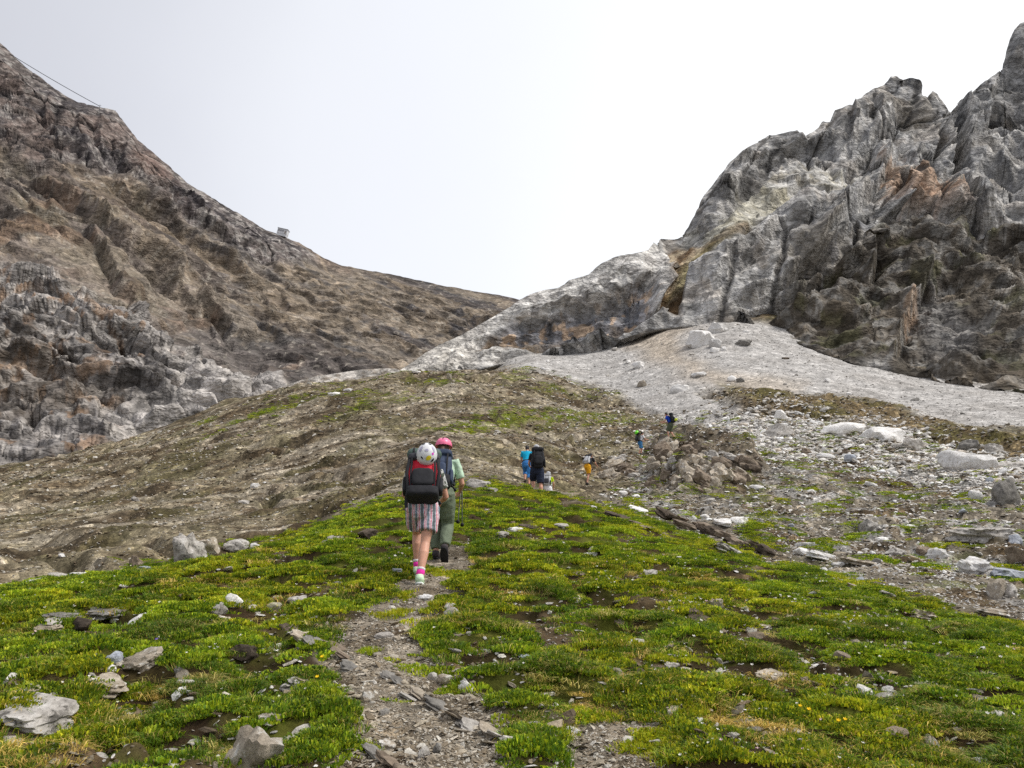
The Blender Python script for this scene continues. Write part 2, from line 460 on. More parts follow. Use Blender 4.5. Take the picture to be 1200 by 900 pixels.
fo = facets(P2 / np.array([2.6, 1.7, 1.0]) + 0.2 * fbm(P2 / 2.0, 2, 501)[..., None], 502); fo2 = facets(P2 / np.array([0.9, 0.6, 1.0]), 503)
z_out = w_out * (0.9 + 1.5 * fo + 0.5 * fo2 + terrace(GZ + fo * 1.5, 0.8, 0.6) * 0.6)
GZ2 = GZ + z_out + w_turf * z_grass + w_path * w_grass * z_path + bare * w_grass * (-0.02 + 0.03 * f_t) \
      + w_brown * z_brown * 0.9 + w_rock * z_rock * sstep(8, 22, RR) + w_scree * z_scree
# colours of earth, scree and stone (turf itself is grown on top)
one = np.ones(GX.shape + (1,))
def C(*a): return S(*a)
def lerp(a, b, w): return a + (b - a) * w[..., None]
col = C(140, 129, 106) * one
lo = fbm(P2 / 12.0, 4, 41); mid = fbm(P2 / 3.0, 4, 42); fine = fbm(P2 / 0.8, 4, 43)
col = lerp(col, C(112, 97, 76), sstep(-0.05, 0.5, mid))
col = lerp(col, C(162, 150, 132), sstep(0.05, 0.5, lo) * 0.7)
strk = fbm(np.stack([along2 / 6, across2 / 0.9, GX * 0], -1), 4, 44)
col = lerp(col, C(82, 68, 50), sstep(0.1, 0.4, strk) * 0.85)
strk2 = fbm(np.stack([along2 / 12, across2 / 1.3, GX * 0 + 7], -1), 4, 440)
col = lerp(col, C(74, 63, 48), sstep(0.14, 0.3, strk2) * 0.8)
col = lerp(col, C(168, 158, 142), sstep(0.2, 0.45, -strk2) * 0.6)
oliv = sstep(0.0, 0.4, fbm(P2 / 5.0 + 20, 4, 45) + 0.25 * fine)
HUMP = [(380,455),(440,438),(500,428),(560,424),(650,438),(720,462),(700,470),(560,452),(450,470),(330,500),(240,520),(230,500)]
BANDG = [(490,505),(560,488),(640,482),(740,488),(760,500),(700,506),(600,500),(520,512)]
col = lerp(col, C(104, 108, 42), np.clip(inpoly(UW, VW, HUMP, 8) * 0.55 * oliv, 0, 1))
col = lerp(col, C(118, 128, 48), np.clip(inpoly(UW, VW, BANDG, 6) * sstep(-0.2, 0.3, fine) * 0.7, 0, 1))
col = lerp(col, C(94, 90, 56), oliv * 0.5 * w_brown)
rk = C(148, 138, 122) * one
rk = lerp(rk, C(108, 92, 70), sstep(-0.1, 0.35, mid)); rk = lerp(rk, C(178, 174, 168), sstep(0.1, 0.4, fbm(P2 / 2.0 + 60, 4, 46)))
rk = lerp(rk, C(98, 108, 46), sstep(0.18, 0.42, fbm(P2 / 1.6 + 90, 3, 47)) * 0.55)
rk = lerp(rk, C(142, 130, 112), w_out * 0.8); rk = lerp(rk, C(96, 82, 66), w_out * sstep(0.0, 0.25, fo2))
col = lerp(col, rk, np.maximum(w_rock, w_out))
sc = C(196, 192, 187) * one
sc = lerp(sc, C(176, 171, 165), sstep(-0.2, 0.5, fbm(P2 / 7.0 + 30, 4, 48)) * 0.7)
sc = lerp(sc, C(196, 182, 164), w_tan * 0.9)
col = lerp(col, sc, w_scree)
col = lerp(col, C(112, 96, 68), w_band * 0.85); col = lerp(col, C(96, 96, 48), w_band * oliv * 0.5)
soil = C(70, 60, 36) * one
soil = lerp(soil, C(96, 104, 34), sstep(-0.1, 0.4, f_h) * 0.6)
soil = lerp(soil, C(66, 52, 37), sstep(0.0, 0.35, fbm(P2 / 0.5 + 8, 3, 49)) * 0.95)
col = lerp(col, soil, w_grass)
pth = C(176, 164, 146) * one
pth = lerp(pth, C(138, 124, 104), sstep(-0.15, 0.35, fbm(P2 / 0.5, 4, 50)))
pth = lerp(pth, C(104, 86, 66), sstep(0.25, 0.5, fbm(P2 / 1.0 + 15, 3, 51)))
col = lerp(col, pth, np.clip(w_path * w_grass, 0, 1)); col = lerp(col, C(118, 100, 76), bare * w_grass * 0.7 * (1 - w_path))
stony = np.clip((0.85 - 0.5 * w_scree) * (1 - w_grass) + w_path * w_grass + bare * 0.6 * w_grass + 0.15, 0, 1)

col = col * (1 + 0.34 * w_brown * (1 - w_grass))[..., None]
gco = np.stack([GX, GY, GZ2 + EYE[2]], -1).reshape(-1, 3)
nA = len(az)
# rings close on themselves: the last bearing repeats the first, so weld it by sharing the seam
gq = grid_quads(NR, nA)
gq = np.where(gq % nA == nA - 1, gq - (nA - 1), gq)
centre = len(gco); gco = np.r_[gco, [[0, 0, float(GZ2[0].mean() + EYE[2])]]]
fan = np.stack([np.full(nA - 1, centre), (np.arange(nA - 1) + 1) % (nA - 1), np.arange(nA - 1)], 1)
gme = mesh_np('ground', gco, gq, fan)
vcolor(gme, 'albedo', np.r_[col.reshape(-1, 3), [[0.1, 0.1, 0.05]]]); vfloat(gme, 'stony', np.r_[stony.ravel(), 0.2])
ground = put('ground', gme, M_GROUND, kind='structure')

def ground_at(x, y):
    """world height of the finished ground"""
    a, r = polar(np.asarray(x, float), np.asarray(y, float))
    return bil(lr, az, GZ2, np.log(np.maximum(r, R0)), a) + EYE[2]
def field_at(F, x, y):
    a, r = polar(np.asarray(x, float), np.asarray(y, float))
    return bil(lr, az, F, np.log(np.maximum(r, R0)), a)
def slope_normal(x, y, d=0.12):
    zx = (ground_at(x + d, y) - ground_at(x - d, y)) / (2 * d); zy = (ground_at(x, y + d) - ground_at(x, y - d)) / (2 * d)
    return Vector((-float(zx), -float(zy), 1)).normalized()
def stand(u, v, rmax=180):
    """where the line of sight at bearing (u, v) meets the ground, in world metres"""
    d = ray(u, v); s = np.exp(np.linspace(math.log(2.0), math.log(rmax), 4000)) / np.hypot(d[0], d[1])
    p = d[None] * s[:, None]
    below = p[:, 2] + EYE[2] < ground_at(p[:, 0], p[:, 1])
    k = int(np.argmax(below)) if below.any() else len(s) - 1
    return float(p[k, 0]), float(p[k, 1]), float(ground_at(p[k, 0], p[k, 1]))

def pull(Y, y0=104.0, k=0.42):
    """surveyed ranges of the far faces, foreshortened slopes made as steep as they look"""
    Y = np.asarray(Y, float); return np.where(Y > y0, y0 * (np.maximum(Y, 1) / y0) ** k, Y)
KS = 1.75   # fineness of the rock structure
# ---- mountains: rock faces with their own distance, ribs, ledges and joints
def relief(name, sky, base, pts, u0, u1, nu, nv, shape, paint, mat, gain=1.0, under=26, back=14, kern='lin'):
    us = np.linspace(u0, u1, nu)
    top = interp_line(us, sky); bot = interp_line(us, base) + under
    s = np.linspace(0, 1, nv)
    ker = np.exp(-0.5 * (np.arange(-90, 91) / 32.0) ** 2); ker /= ker.sum()
    sm = lambda a: np.convolve(np.pad(a, 90, mode='edge'), ker, 'valid')
    midl = sm(np.minimum(sm(top) + 45, top + (bot - top) * 0.55))
    midl = np.clip(midl, top + (bot - top) * 0.08, top + (bot - top) * 0.92)
    s0 = 0.62
    Vg = np.where((s <= s0)[:, None], bot[None] + (midl - bot)[None] * (s / s0)[:, None], midl[None] + (top - midl)[None] * ((s - s0) / (1 - s0))[:, None]); Ug = np.repeat(us[None], nv, 0)
    t = TPS([(a / 100, b / 100) for a, b, _ in pts], [math.log(float(pull(c))) for _, _, c in pts], kern, 1e-3)
    uc = np.linspace(u0, u1, 110); vc = np.linspace(Vg.min(), Vg.max(), 90)
    Uc, Vc = np.meshgrid(uc, vc, indexing='ij')
    D = np.exp(t(np.stack([Uc, Vc], -1) / 100).reshape(Uc.shape))
    Y = bil(uc, vc, D, Ug, Vg)
    foot = (bot - under)[None] + 9
    Yf = bil(uc, vc, D, us, bot - under + 9)[None]
    Y = np.where(Vg > foot, Yf * (1 + 0.0035 * (Vg - foot)), Y)
    P = at(Ug, Vg, Y)
    # back of the crest, going away and down
    last = P[-1]; hd = last * np.array([1, 1, 0]); hd /= np.linalg.norm(hd, axis=1)[:, None]
    rows = [P]
    k = np.arange(1, back + 1)
    st = (k ** 1.6)[:, None, None] * 0.45
    Pb = last[None] + hd[None] * st + np.array([0, 0, -1.0]) * st * 0.75
    P = np.concatenate([P, Pb]); Ug = np.concatenate([Ug, np.repeat(Ug[-1:], back, 0)]); Vg = np.concatenate([Vg, np.repeat(Vg[-1:], back, 0)])
    du = np.gradient(P, axis=1); dv = np.gradient(P, axis=0)
    N = np.cross(du, dv); N /= np.linalg.norm(N, axis=2)[..., None] + 1e-9
    N = np.where((N * P).sum(-1, keepdims=True) > 0, -N, N)
    N[-back:] = N[-back - 1] * 0.6 + np.array([0, 0, 0.5])
    h, extra = shape(P * KS, Ug, Vg); h = h / KS
    gap = Vg - top[None]
    h = h * (0.16 + 0.84 * sstep(0, 42, gap))
    low = Vg - foot; h = np.where(h > 0, h * sstep(8, -16, low), h) * (1 - 0.7 * sstep(0, 20, low))
    P2_ = P + N * h[..., None]
    rgb = np.clip(paint(P2_ * KS, Ug, Vg, h, extra) * gain, 0.01, 0.62)
    me = mesh_np(name, (P2_ + EYE).reshape(-1, 3), grid_quads(P.shape[0], nu))
    vcolor(me, 'albedo', rgb.reshape(-1, 3))
    return put(name, me, mat, kind='structure')

def ledges(U_, V_, P, items, wob=5.0):
    """surveyed breaks of slope: the rock on one side of each line stands proud, on the other it is cut back"""
    h = np.zeros(U_.shape)
    wu_ = fbm(P / 9.0, 3, 401) * wob; wv_ = fbm(P / 8.0 + 4, 3, 402) * wob
    for pts, A, fall in items:
        p = np.array(pts, float); m = fall * 3.5
        sel = (U_ > p[:, 0].min() - m) & (U_ < p[:, 0].max() + m) & (V_ > p[:, 1].min() - m) & (V_ < p[:, 1].max() + m)
        if not sel.any(): continue
        u = (U_ + wu_)[sel]; v = (V_ + wv_)[sel]
        best = np.full(u.shape, 1e9); side = np.zeros(u.shape)
        L = np.hypot(*(p[1:] - p[:-1]).T); cum = np.r_[0, np.cumsum(L)]; par = np.zeros(u.shape)
        for k in range(len(p) - 1):
            dx, dy = p[k + 1] - p[k]
            t = np.clip(((u - p[k, 0]) * dx + (v - p[k, 1]) * dy) / (dx * dx + dy * dy), 0, 1)
            d = np.hypot(u - p[k, 0] - t * dx, v - p[k, 1] - t * dy)
            n = d < best
            best = np.where(n, d, best); par = np.where(n, (cum[k] + t * L[k]) / cum[-1], par)
            side = np.where(n, -(dx * (v - p[k, 1]) - dy * (u - p[k, 0])), side)
        ends = sstep(0, 0.12, par) * sstep(1, 0.88, par)
        f = np.where(side > 0, np.exp(-best / fall), -0.75 * np.exp(-best / (fall * 0.55)))
        h[sel] += A * f * ends * sstep(0, 2.5, best)
    return h
LEDGE_L = [([(0,345),(60,362),(100,385),(130,402),(150,425)],2.0,14),([(0,405),(50,436),(100,448),(160,452),(205,472)],3.0,18),
 ([(140,392),(165,412),(195,432),(240,440)],4.0,16),([(0,470),(50,492),(95,470),(125,455)],2.5,14),([(20,530),(60,505),(120,512),(170,498),(230,488)],2.0,12),
 ([(0,382),(40,392),(80,420),(120,425)],1.8,10),([(60,340),(110,372),(150,385)],1.6,9),([(170,440),(215,455),(260,462),(300,470)],1.6,9),
 ([(200,404),(180,386),(150,352),(100,352),(50,335),(-20,316)],-2.6,10),
 ([(30,205),(90,245),(140,285),(185,305),(208,345)],6.0,22),([(95,262),(130,305),(142,335),(170,352)],4.0,16),([(160,300),(215,345),(240,370)],4.0,16),
 ([(120,215),(190,262),(250,300),(300,330)],5.0,20),([(225,345),(270,390),(300,402)],4.0,14),
 ([(40,180),(75,175),(110,200)],2.6,12),([(118,130),(110,160),(128,195)],3.0,14),([(95,125),(85,160),(95,190)],2.6,12),([(60,105),(50,140),(70,175)],2.6,14),
 ([(150,165),(140,190),(155,215)],2.6,12),([(140,215),(190,232),(240,262)],5.0,12),([(190,250),(250,285),(320,305)],4.0,10)]
LEDGE_R = [([(1030,254),(1065,247),(1110,255),(1160,263),(1182,258)],7.0,26),([(850,374),(900,346),(945,312),(985,272),(1012,236),(1045,192),(1062,166)],5.0,22),
 ([(1016,340),(1028,305),(1022,264)],6.0,24),([(838,398),(872,372),(920,348),(962,336),(1018,310)],5.0,22),([(980,220),(1008,192),(1026,166),(1062,148)],4.0,14),
 ([(845,215),(890,192),(930,182),(968,188)],5.0,14),([(850,262),(885,236),(915,206),(940,202)],-4.0,14),([(900,245),(940,222),(975,232)],3.0,10),
 ([(1152,262),(1130,230),(1116,182),(1108,140)],7.0,26),([(1160,255),(1142,222),(1126,176),(1118,136)],-6.0,24),([(1150,180),(1160,120),(1182,50)],7.0,24),
 ([(1102,182),(1090,150),(1080,114)],5.0,12),([(1098,112),(1104,150),(1118,175)],5.0,10),([(596,380),(640,366),(690,350),(740,332),(770,326)],3.4,16),
 ([(768,374),(777,332),(771,292)],6.0,20),([(510,424),(560,402),(620,388),(660,366)],1.6,10),([(640,352),(690,340),(740,312)],1.8,10),([(560,395),(600,372),(640,362)],1.6,10),
 ([(1045,432),(1062,392),(1080,345),(1092,320)],4.0,22),([(1050,320),(1075,330),(1100,345)],3.0,14),([(900,385),(950,372),(1000,385),(1040,372)],2.4,12),([(1100,310),(1150,318),(1200,312)],2.5,12),
 ([(940,318),(985,290),(1020,266)],3.0,14),([(850,330),(880,300),(930,272),(960,262)],3.6,16),([(830,355),(870,318),(905,300)],2.8,12),([(1085,190),(1060,215),(1040,250)],3.0,16),
 ([(1000,330),(960,352),(925,378)],2.0,10),([(1150,290),(1190,275),(1230,280)],3.0,14),([(1160,130),(1190,150),(1220,140)],5.0,14),([(985,130),(1000,160),(990,190)],4.0,12),([(1020,110),(1030,140),(1022,170)],4.0,12)]
def layered(P, n, T, warp, seed):
    """bedding: long ledges across direction n, thickness about T metres, bent by warp"""
    n = np.array(n, float); n /= np.linalg.norm(n)
    w = P @ n + warp
    lat = P - (P @ n)[..., None] * n
    q = lat / (T * 9)
    q = q + n * (w / T)[..., None]
    a = perlin(q, seed); b = perlin(q * 2.3 + 5, seed + 1); 
    return 1 - np.abs(a) * 2.2, a, b

SKY_L = [(-220,-120),(0,52),(30,80),(60,103),(90,122),(115,125),(135,130),(160,165),(190,190),(220,215),(260,240),(300,264),(312,272),(325,274),(340,282),(350,284),(380,303),(400,311),(420,315),(460,322),(520,335),(560,342),(585,346),(605,351),(660,366)]
BASE_L = [(-220,600),(0,555),(100,530),(180,510),(250,488),(330,462),(400,455),(500,440),(660,440)]
PTS_L = [(-200,600,76),(-200,330,120),(-200,0,420),(-200,-110,460),
 (0,580,79),(0,555,84),(0,450,98),(0,318,126),(0,300,150),(0,250,210),(0,190,290),(0,120,380),(0,52,450),
 (70,545,86),(75,440,104),(75,335,130),(75,320,155),(75,260,225),(75,190,320),(75,115,440),
 (150,530,90),(150,450,106),(150,358,132),(150,345,160),(150,290,230),(150,230,330),(150,160,455),
 (200,520,92),(200,460,108),(200,405,130),(200,390,155),(200,330,240),(200,270,340),(200,200,470),
 (260,490,98),(260,450,112),(260,432,130),(260,400,175),(260,340,270),(260,290,370),(260,242,490),
 (330,485,102),(330,462,108),(330,452,125),(330,430,165),(330,390,225),(330,340,320),(330,278,500),
 (400,470,110),(400,445,150),(400,420,190),(400,380,260),(400,340,370),(400,312,520),
 (480,450,160),(480,420,220),(480,380,320),(480,326,560),(560,440,200),(560,400,300),(560,342,580),(650,440,240),(650,400,320),(650,364,600),
 (40,215,262),(120,265,250),(190,300,262),(225,335,255),(300,400,215),(240,380,205),(285,425,150)]
CLIFF_L = [(-300,330),(0,312),(60,328),(120,352),(160,358),(180,388),(205,400),(240,418),(270,432),(330,440),(345,470),(250,510),(0,620),(-300,700)]
CRAG_L = [(-300,-200),(0,30),(160,140),(330,265),(345,285),(366,308),(330,312),(280,300),(230,278),(190,262),(150,222),(110,205),(60,190),(0,185),(-300,100)]
UPPERRIM = [(312,272),(350,284),(410,312),(412,322),(395,318),(350,296),(318,282)]
PALE_T = [(205,440),(235,425),(270,430),(330,440),(345,470),(290,490),(240,490),(215,470)]
def shape_left(P, U_, V_):
    wu_ = fbm(P / 25.0, 4, 60) * 14; wv_ = fbm(P / 22.0 + 7, 4, 61) * 10
    cl = inpoly(U_ + wu_ * 0.7, V_ + wv_ * 0.6, CLIFF_L, 5); cg = inpoly(U_ + wu_, V_ + wv_, CRAG_L, 8)
    sl_ = np.clip(1 - cl - cg, 0, 1)
    warp = fbm(P / 26.0, 3, 62) * 9 + fbm(P / 8.0, 3, 63) * 2.0
    led, la, lb = layered(P, (0.28, -0.25, 0.93), 3.4, warp, 64)
    c1, c2, cid = cells(P / np.array([7.0, 6.0, 3.2]) + 0.5 * fbm(P / 6.0, 2, 65)[..., None], 66)
    cliff = 2.2 * facets(P / np.array([6., 6., 3.0]) + 0.25 * fbm(P / 5.0, 2, 411)[..., None], 412) + 0.5 * facets(P / np.array([2.4, 2.4, 1.3]), 413) + 1.6 * fbm(P / 18.0, 4, 67) + 2.8 * np.tanh(la * 4.5) + 0.8 * lb + 1.3 * (cid - 0.5) * sstep(0, 0.25, c2) + 0.25 * ridged(P / 2.2, 3, 68) - 0.9 * (1 - sstep(0.0, 0.16, c2))
    g = np.stack([P[..., 0] * 0.8 - P[..., 2] * 0.55, P[..., 1], P[..., 0] * 0.5 + P[..., 2] * 0.85], -1)
    crk = ridged(np.stack([g[..., 0] / 40, g[..., 1] / 40, g[..., 2] / 14], -1), 4, 70)
    vert = ridged(np.stack([P[..., 0] / 16, P[..., 1] / 30, P[..., 2] / 60], -1), 4, 71)
    k1, k2, kid = cells(np.stack([g[..., 0] / 24, g[..., 1] / 20, g[..., 2] / 9], -1) + 0.15 * fbm(P / 9.0, 3, 441)[..., None], 442)
    crag = -3.0 * (1 - sstep(0, 0.08, k2)) + 3.5 * (kid - 0.5) + 5 * crk + 6 * vert + 9 * facets(np.stack([g[..., 0] / 26, g[..., 1] / 22, g[..., 2] / 11], -1) + 0.3 * fbm(P / 14.0, 3, 72)[..., None], 73) + 4.5 * facets(P / np.array([8., 8., 6.]), 414) + 1.6 * fbm(P / 2.6, 2, 742)
    gul = ridged(np.stack([g[..., 0] / 120, g[..., 1] / 60, g[..., 2] / 26], -1), 4, 75)
    rill = ridged(np.stack([g[..., 0] / 70, g[..., 1] / 40, g[..., 2] / 8], -1), 3, 431)
    drop = 5.0 * gul - 3.4 * rill + 1.0 * fbm(P / 18.0, 3, 76) + 0.5 * fbm(P / 4.5, 3, 77)
    outc = sstep(0.15, 0.5, fbm(P / 30.0 + 4, 3, 78)) * inpoly(U_, V_, [(-50,240),(60,215),(240,330),(330,370),(420,430),(260,440),(140,350),(-50,320)], 30)
    lw = terrace(P[..., 2] + 0.35 * P[..., 0] + fbm(P / 30.0, 3, 79) * 14, 9.0, 0.65)
    fa = facets(np.stack([g[..., 0] / 22, g[..., 1] / 16, g[..., 2] / 7], -1) + 0.3 * fbm(P / 9.0, 3, 415)[..., None], 416)
    drop = drop + outc * (3.0 * ridged(P / 12.0, 4, 80) + 1.2 * fa) * 0.7 + lw * 0.35 + 0.45 * fa
    amp = np.clip(np.linalg.norm(P, axis=-1) / 220, 0.45, 1.5)
    h = cl * cliff * 0.8 + cg * crag * amp * 0.36 + sl_ * drop * amp * 0.72
    h = h + 1.1 * ledges(U_, V_, P, LEDGE_L, 3.0) + 3.0 * inpoly(U_, V_, UPPERRIM, 4)
    return h, dict(cl=cl, cg=cg, sl=sl_, la=la, lb=lb, k2=k2, g=g, rill=rill, gul=gul, outc=outc, c2=c2, warp=warp, lw=lw)
def paint_left(P, U_, V_, h, x):
    n1 = fbm(P / 20.0, 5, 81); n2 = fbm(P / 5.0, 4, 82); n3 = fbm(P / 60.0, 3, 83); n4 = fbm(P / 2.0, 3, 84)
    o = np.ones(U_.shape + (1,))
    # soil and scree slopes
    sl_ = C(122, 112, 104) * o
    sl_ = lerp(sl_, C(106, 101, 97), sstep(170, 300, U_ + n3 * 60)); sl_ = lerp(sl_, C(80, 77, 77), sstep(400, 490, U_ + n1 * 40) * sstep(425, 370, V_ + n2 * 15))
    sl_ = lerp(sl_, C(100, 94, 74), sstep(-0.05, 0.35, n1) * sstep(260, 160, U_) * 0.5)
    sl_ = lerp(sl_, C(146, 128, 104), sstep(0.05, 0.4, x['gul'] - 0.3 + n2 * 0.35) * 0.5)
    band = fbm(np.stack([x['g'][..., 0] / 90, x['g'][..., 1] / 50, x['g'][..., 2] / 9], -1), 4, 432)
    sl_ = lerp(sl_, C(88, 81, 77), sstep(0.0, 0.35, band + n2 * 0.15) * 0.8); sl_ = lerp(sl_, C(142, 130, 115), sstep(0.1, 0.4, -band + n2 * 0.2) * 0.6)
    sl_ = lerp(sl_, C(164, 156, 144), sstep(0.42, 0.6, n4 + n2 * 0.4) * 0.6)
    sl_ = lerp(sl_, C(132, 108, 88), x['outc'] * 0.6)
    ring = np.sin((V_ * 0.55 + 0.18 * np.abs(U_ - 400) + n3 * 14) * 0.9)
    sl_ = lerp(sl_, C(136, 122, 104), inpoly(U_, V_, [(320,300),(420,318),(450,350),(430,385),(330,380),(290,340)], 20) * (0.35 + 0.3 * ring))
    sl_ = lerp(sl_, C(120, 104, 92), inpoly(U_, V_, UPPERRIM, 4) * 0.7)
    TRAIL = [((372,300),(395,330)),((395,330),(412,352)),((345,290),(360,305)),((455,328),(470,336)),((470,336),(495,362)),((400,330),(380,338)),((445,350),(380,360))]
    for (a, b), (c, d) in TRAIL:
        tt = np.clip(((U_ - a) * (c - a) + (V_ - b) * (d - b)) / ((c - a) ** 2 + (d - b) ** 2), 0, 1)
        dd = np.hypot(U_ - a - tt * (c - a), V_ - b - tt * (d - b))
        sl_ = lerp(sl_, C(160, 144, 124), sstep(1.6, 0.5, dd + n2 * 0.6) * 0.6)
    # crags
    cg = C(112, 104, 100) * o
    cg = lerp(cg, C(158, 152, 146), sstep(0.0, 0.45, n2 + 0.6 * n4) * 0.85)
    cg = lerp(cg, C(70, 66, 68), sstep(0.05, 0.4, -n1 - n4 * 0.5) * 0.8)
    cg = lerp(cg, C(116, 100, 92), sstep(230, 130, U_ + n1 * 60) * sstep(-0.15, 0.35, n1 + n3) * 0.6)
    cg = lerp(cg, C(124, 100, 88), inpoly(U_, V_, [(150,190),(178,180),(205,215),(180,225),(150,205)], 10) * 0.5)
    cg = lerp(cg, C(62, 58, 58), sstep(0.07, 0.015, x['k2'] + 0.03 * n4) * 0.8)
    sl_ = lerp(sl_, C(78, 71, 66), sstep(0.72, 0.95, x['rill'] + 0.15 * n2) * 0.75)
    sl_ = lerp(sl_, C(86, 79, 74), sstep(0.05, 0.015, x['k2'] + 0.05 * n4) * 0.35)
    # banded cliff
    cl = C(160, 154, 148) * o
    cl = lerp(cl, C(108, 104, 102), sstep(-0.05, 0.4, x['la'] + n2 * 0.4) * 0.75)
    cl = lerp(cl, C(172, 166, 160), sstep(0.1, 0.4, x['lb'] + n1 * 0.5) * 0.75)
    cl = lerp(cl, C(70, 65, 61), sstep(0.34, 0.52, x['la'] * 0.7 + n4 * 0.35) * 0.8)
    seam = np.abs(x['la']) ; cl = lerp(cl, C(58, 54, 51), sstep(0.05, 0.015, seam + 0.02 * n4) * 0.85)
    strk_ = fbm(np.stack([P[..., 0] / 1.6, P[..., 1] / 3, P[..., 2] / 14], -1), 4, 85)
    cl = lerp(cl, C(78, 76, 78), sstep(0.15, 0.45, strk_) * 0.6)
    och = sstep(0.16, 0.4, fbm(P / 7.0 + 3, 4, 86) + 0.35 * strk_) * sstep(-0.35, 0.1, n1)
    cl = lerp(cl, C(150, 120, 92), och * 0.6 * (1 - inpoly(U_, V_, PALE_T, 15)))
    cl = lerp(cl, C(66, 62, 59), sstep(0.06, 0.015, x['c2'] + 0.03 * n4) * 0.6)
    cl = lerp(cl, C(108, 94, 78), sstep(0.1, 0.5, n3) * 0.35)
    cl = lerp(cl, C(182, 176, 170), inpoly(U_ + n2 * 14, V_ + n2 * 8, PALE_T, 16) * 0.65)
    cl = lerp(cl, C(186, 180, 174), inpoly(U_ + n1 * 20, V_ + n2 * 8, [(130,480),(200,460),(260,470),(225,505),(140,525)], 12) * 0.55)
    return sl_ * x['sl'][..., None] + cg * x['cg'][..., None] + cl * x['cl'][..., None]
relief('brown_mountain', SKY_L, BASE_L, PTS_L, -120, 640, 860, 440, shape_left, paint_left, M_ROCK_BROWN, gain=0.98)

# low pale ledge of rock closing the hollow
def shape_ledge(P, U_, V_):
    c1, c2, cid = cells(P / np.array([4.0, 4.0, 2.4]) + 0.5 * fbm(P / 4.0, 2, 90)[..., None], 91)
    return 0.9 * fbm(P / 5.0, 4, 92) + 0.8 * (cid - 0.5) - 0.5 * (1 - sstep(0, 0.15, c2)), dict(c2=c2)
def paint_ledge(P, U_, V_, h, x):
    n = fbm(P / 3.0, 5, 93); o = np.ones(U_.shape + (1,))
    c = C(176, 170, 162) * o
    c = lerp(c, C(140, 130, 118), sstep(0.0, 0.4, n)); c = lerp(c, C(104, 90, 74), sstep(440, 462, V_ + n * 8) * 0.7)
    return c
relief('pale_rock_ledge', [(285,470),(310,460),(335,452),(352,446),(372,440),(410,435),(440,432),(462,432),(480,438),(500,446)],
       [(280,475),(330,470),(400,458),(480,448),(500,446)], [(280,475,98),(330,470,100),(330,450,104),(400,458,102),(400,436,108),(470,446,104),(470,432,110),(500,446,108)],
       284, 498, 260, 46, shape_ledge, paint_ledge, M_CLIFF, under=14)

SKY_R = [(440,452),(465,436),(485,424),(500,413),(515,404),(540,393),(560,382),(580,372),(598,361),(610,352),(622,346),(640,340),(655,337),(668,329),(690,322),(705,310),(720,303),(740,298),(760,293),(766,284),(771,288),(776,281),(790,281),(800,278),(808,266),(816,249),(826,230),(840,215),(852,196),(862,186),(870,178),(880,172),(890,166),(900,160),(915,157),(925,154),(934,153),(942,164),(950,160),(958,153),(964,142),(972,145),(978,130),(990,126),(1000,123),(1012,112),(1024,104),(1036,100),(1044,90),(1050,89),(1055,97),(1066,94),(1075,96),(1081,112),(1087,114),(1092,107),(1098,112),(1104,124),(1109,136),(1116,128),(1130,116),(1150,100),(1166,90),(1176,81),(1179,60),(1183,48),(1189,36),(1196,28),(1206,26),(1260,0),(1340,-60)]
BASE_R = [(440,456),(520,428),(560,425),(600,414),(660,414),(700,398),(760,378),(800,374),(850,374),(920,388),(960,404),(1000,418),(1100,440),(1200,460),(1340,490)]
PTS_R = [(440,456,112),(520,430,114),(600,420,118),(600,355,136),(540,395,128),(480,428,118),(660,415,118),(690,390,116),(680,372,128),(700,345,132),(710,308,140),(640,342,138),(640,385,124),
 (740,385,116),(750,340,126),(755,296,140),(768,340,128),(775,330,146),(790,300,170),(785,370,122),(800,378,108),(800,280,200),(830,262,175),(860,270,150),(840,330,124),(850,376,106),
 (880,240,190),(920,215,205),(960,200,215),(870,180,235),(930,156,245),(975,140,260),(1050,90,285),(1000,190,220),
 (900,300,130),(940,270,140),(1000,225,175),(1020,262,138),(1010,300,132),(960,330,120),(900,378,104),(930,392,98),(1000,420,86),
 (1050,240,172),(1080,190,200),(1130,250,165),(1060,130,250),(1080,120,262),(1095,108,270),(1110,138,300),(1140,260,158),(1140,190,215),(1170,150,270),(1190,60,300),(1200,30,305),(1340,-50,320),
 (1050,256,158),(1100,275,140),(1050,320,122),(1070,380,98),(1100,330,118),(1100,442,80),(1130,400,88),(1180,300,125),(1200,260,140),(1200,340,108),(1200,400,86),(1200,462,72),(1340,492,70),(1340,300,110),(1340,150,200),
 (1030,262,128),(1032,330,116),(1020,400,94)]
ORANGE_R = [(1035,205),(1055,190),(1085,185),(1110,205),(1130,228),(1135,252),(1090,252),(1040,250)]
DARK_R = [(850,400),(890,380),(930,345),(960,330),(1000,300),(1025,290),(1028,262),(1060,255),(1100,262),(1150,272),(1200,260),(1340,250),(1340,520),(1100,460),(960,420)]
TALUS_R = [(800,282),(850,250),(900,215),(950,205),(1000,208),(970,235),(930,250),(880,270),(830,285)]
OLIVE_R = [(830,300),(870,280),(900,262),(890,270),(850,300),(800,345),(785,350),(800,320)]
GULLY_R = [(768,300),(790,290),(825,290),(870,268),(880,272),(840,300),(805,350),(795,372),(770,372)]
RIB_R = [(430,470),(500,400),(600,345),(720,295),(772,280),(770,375),(700,400),(640,420),(500,440)]
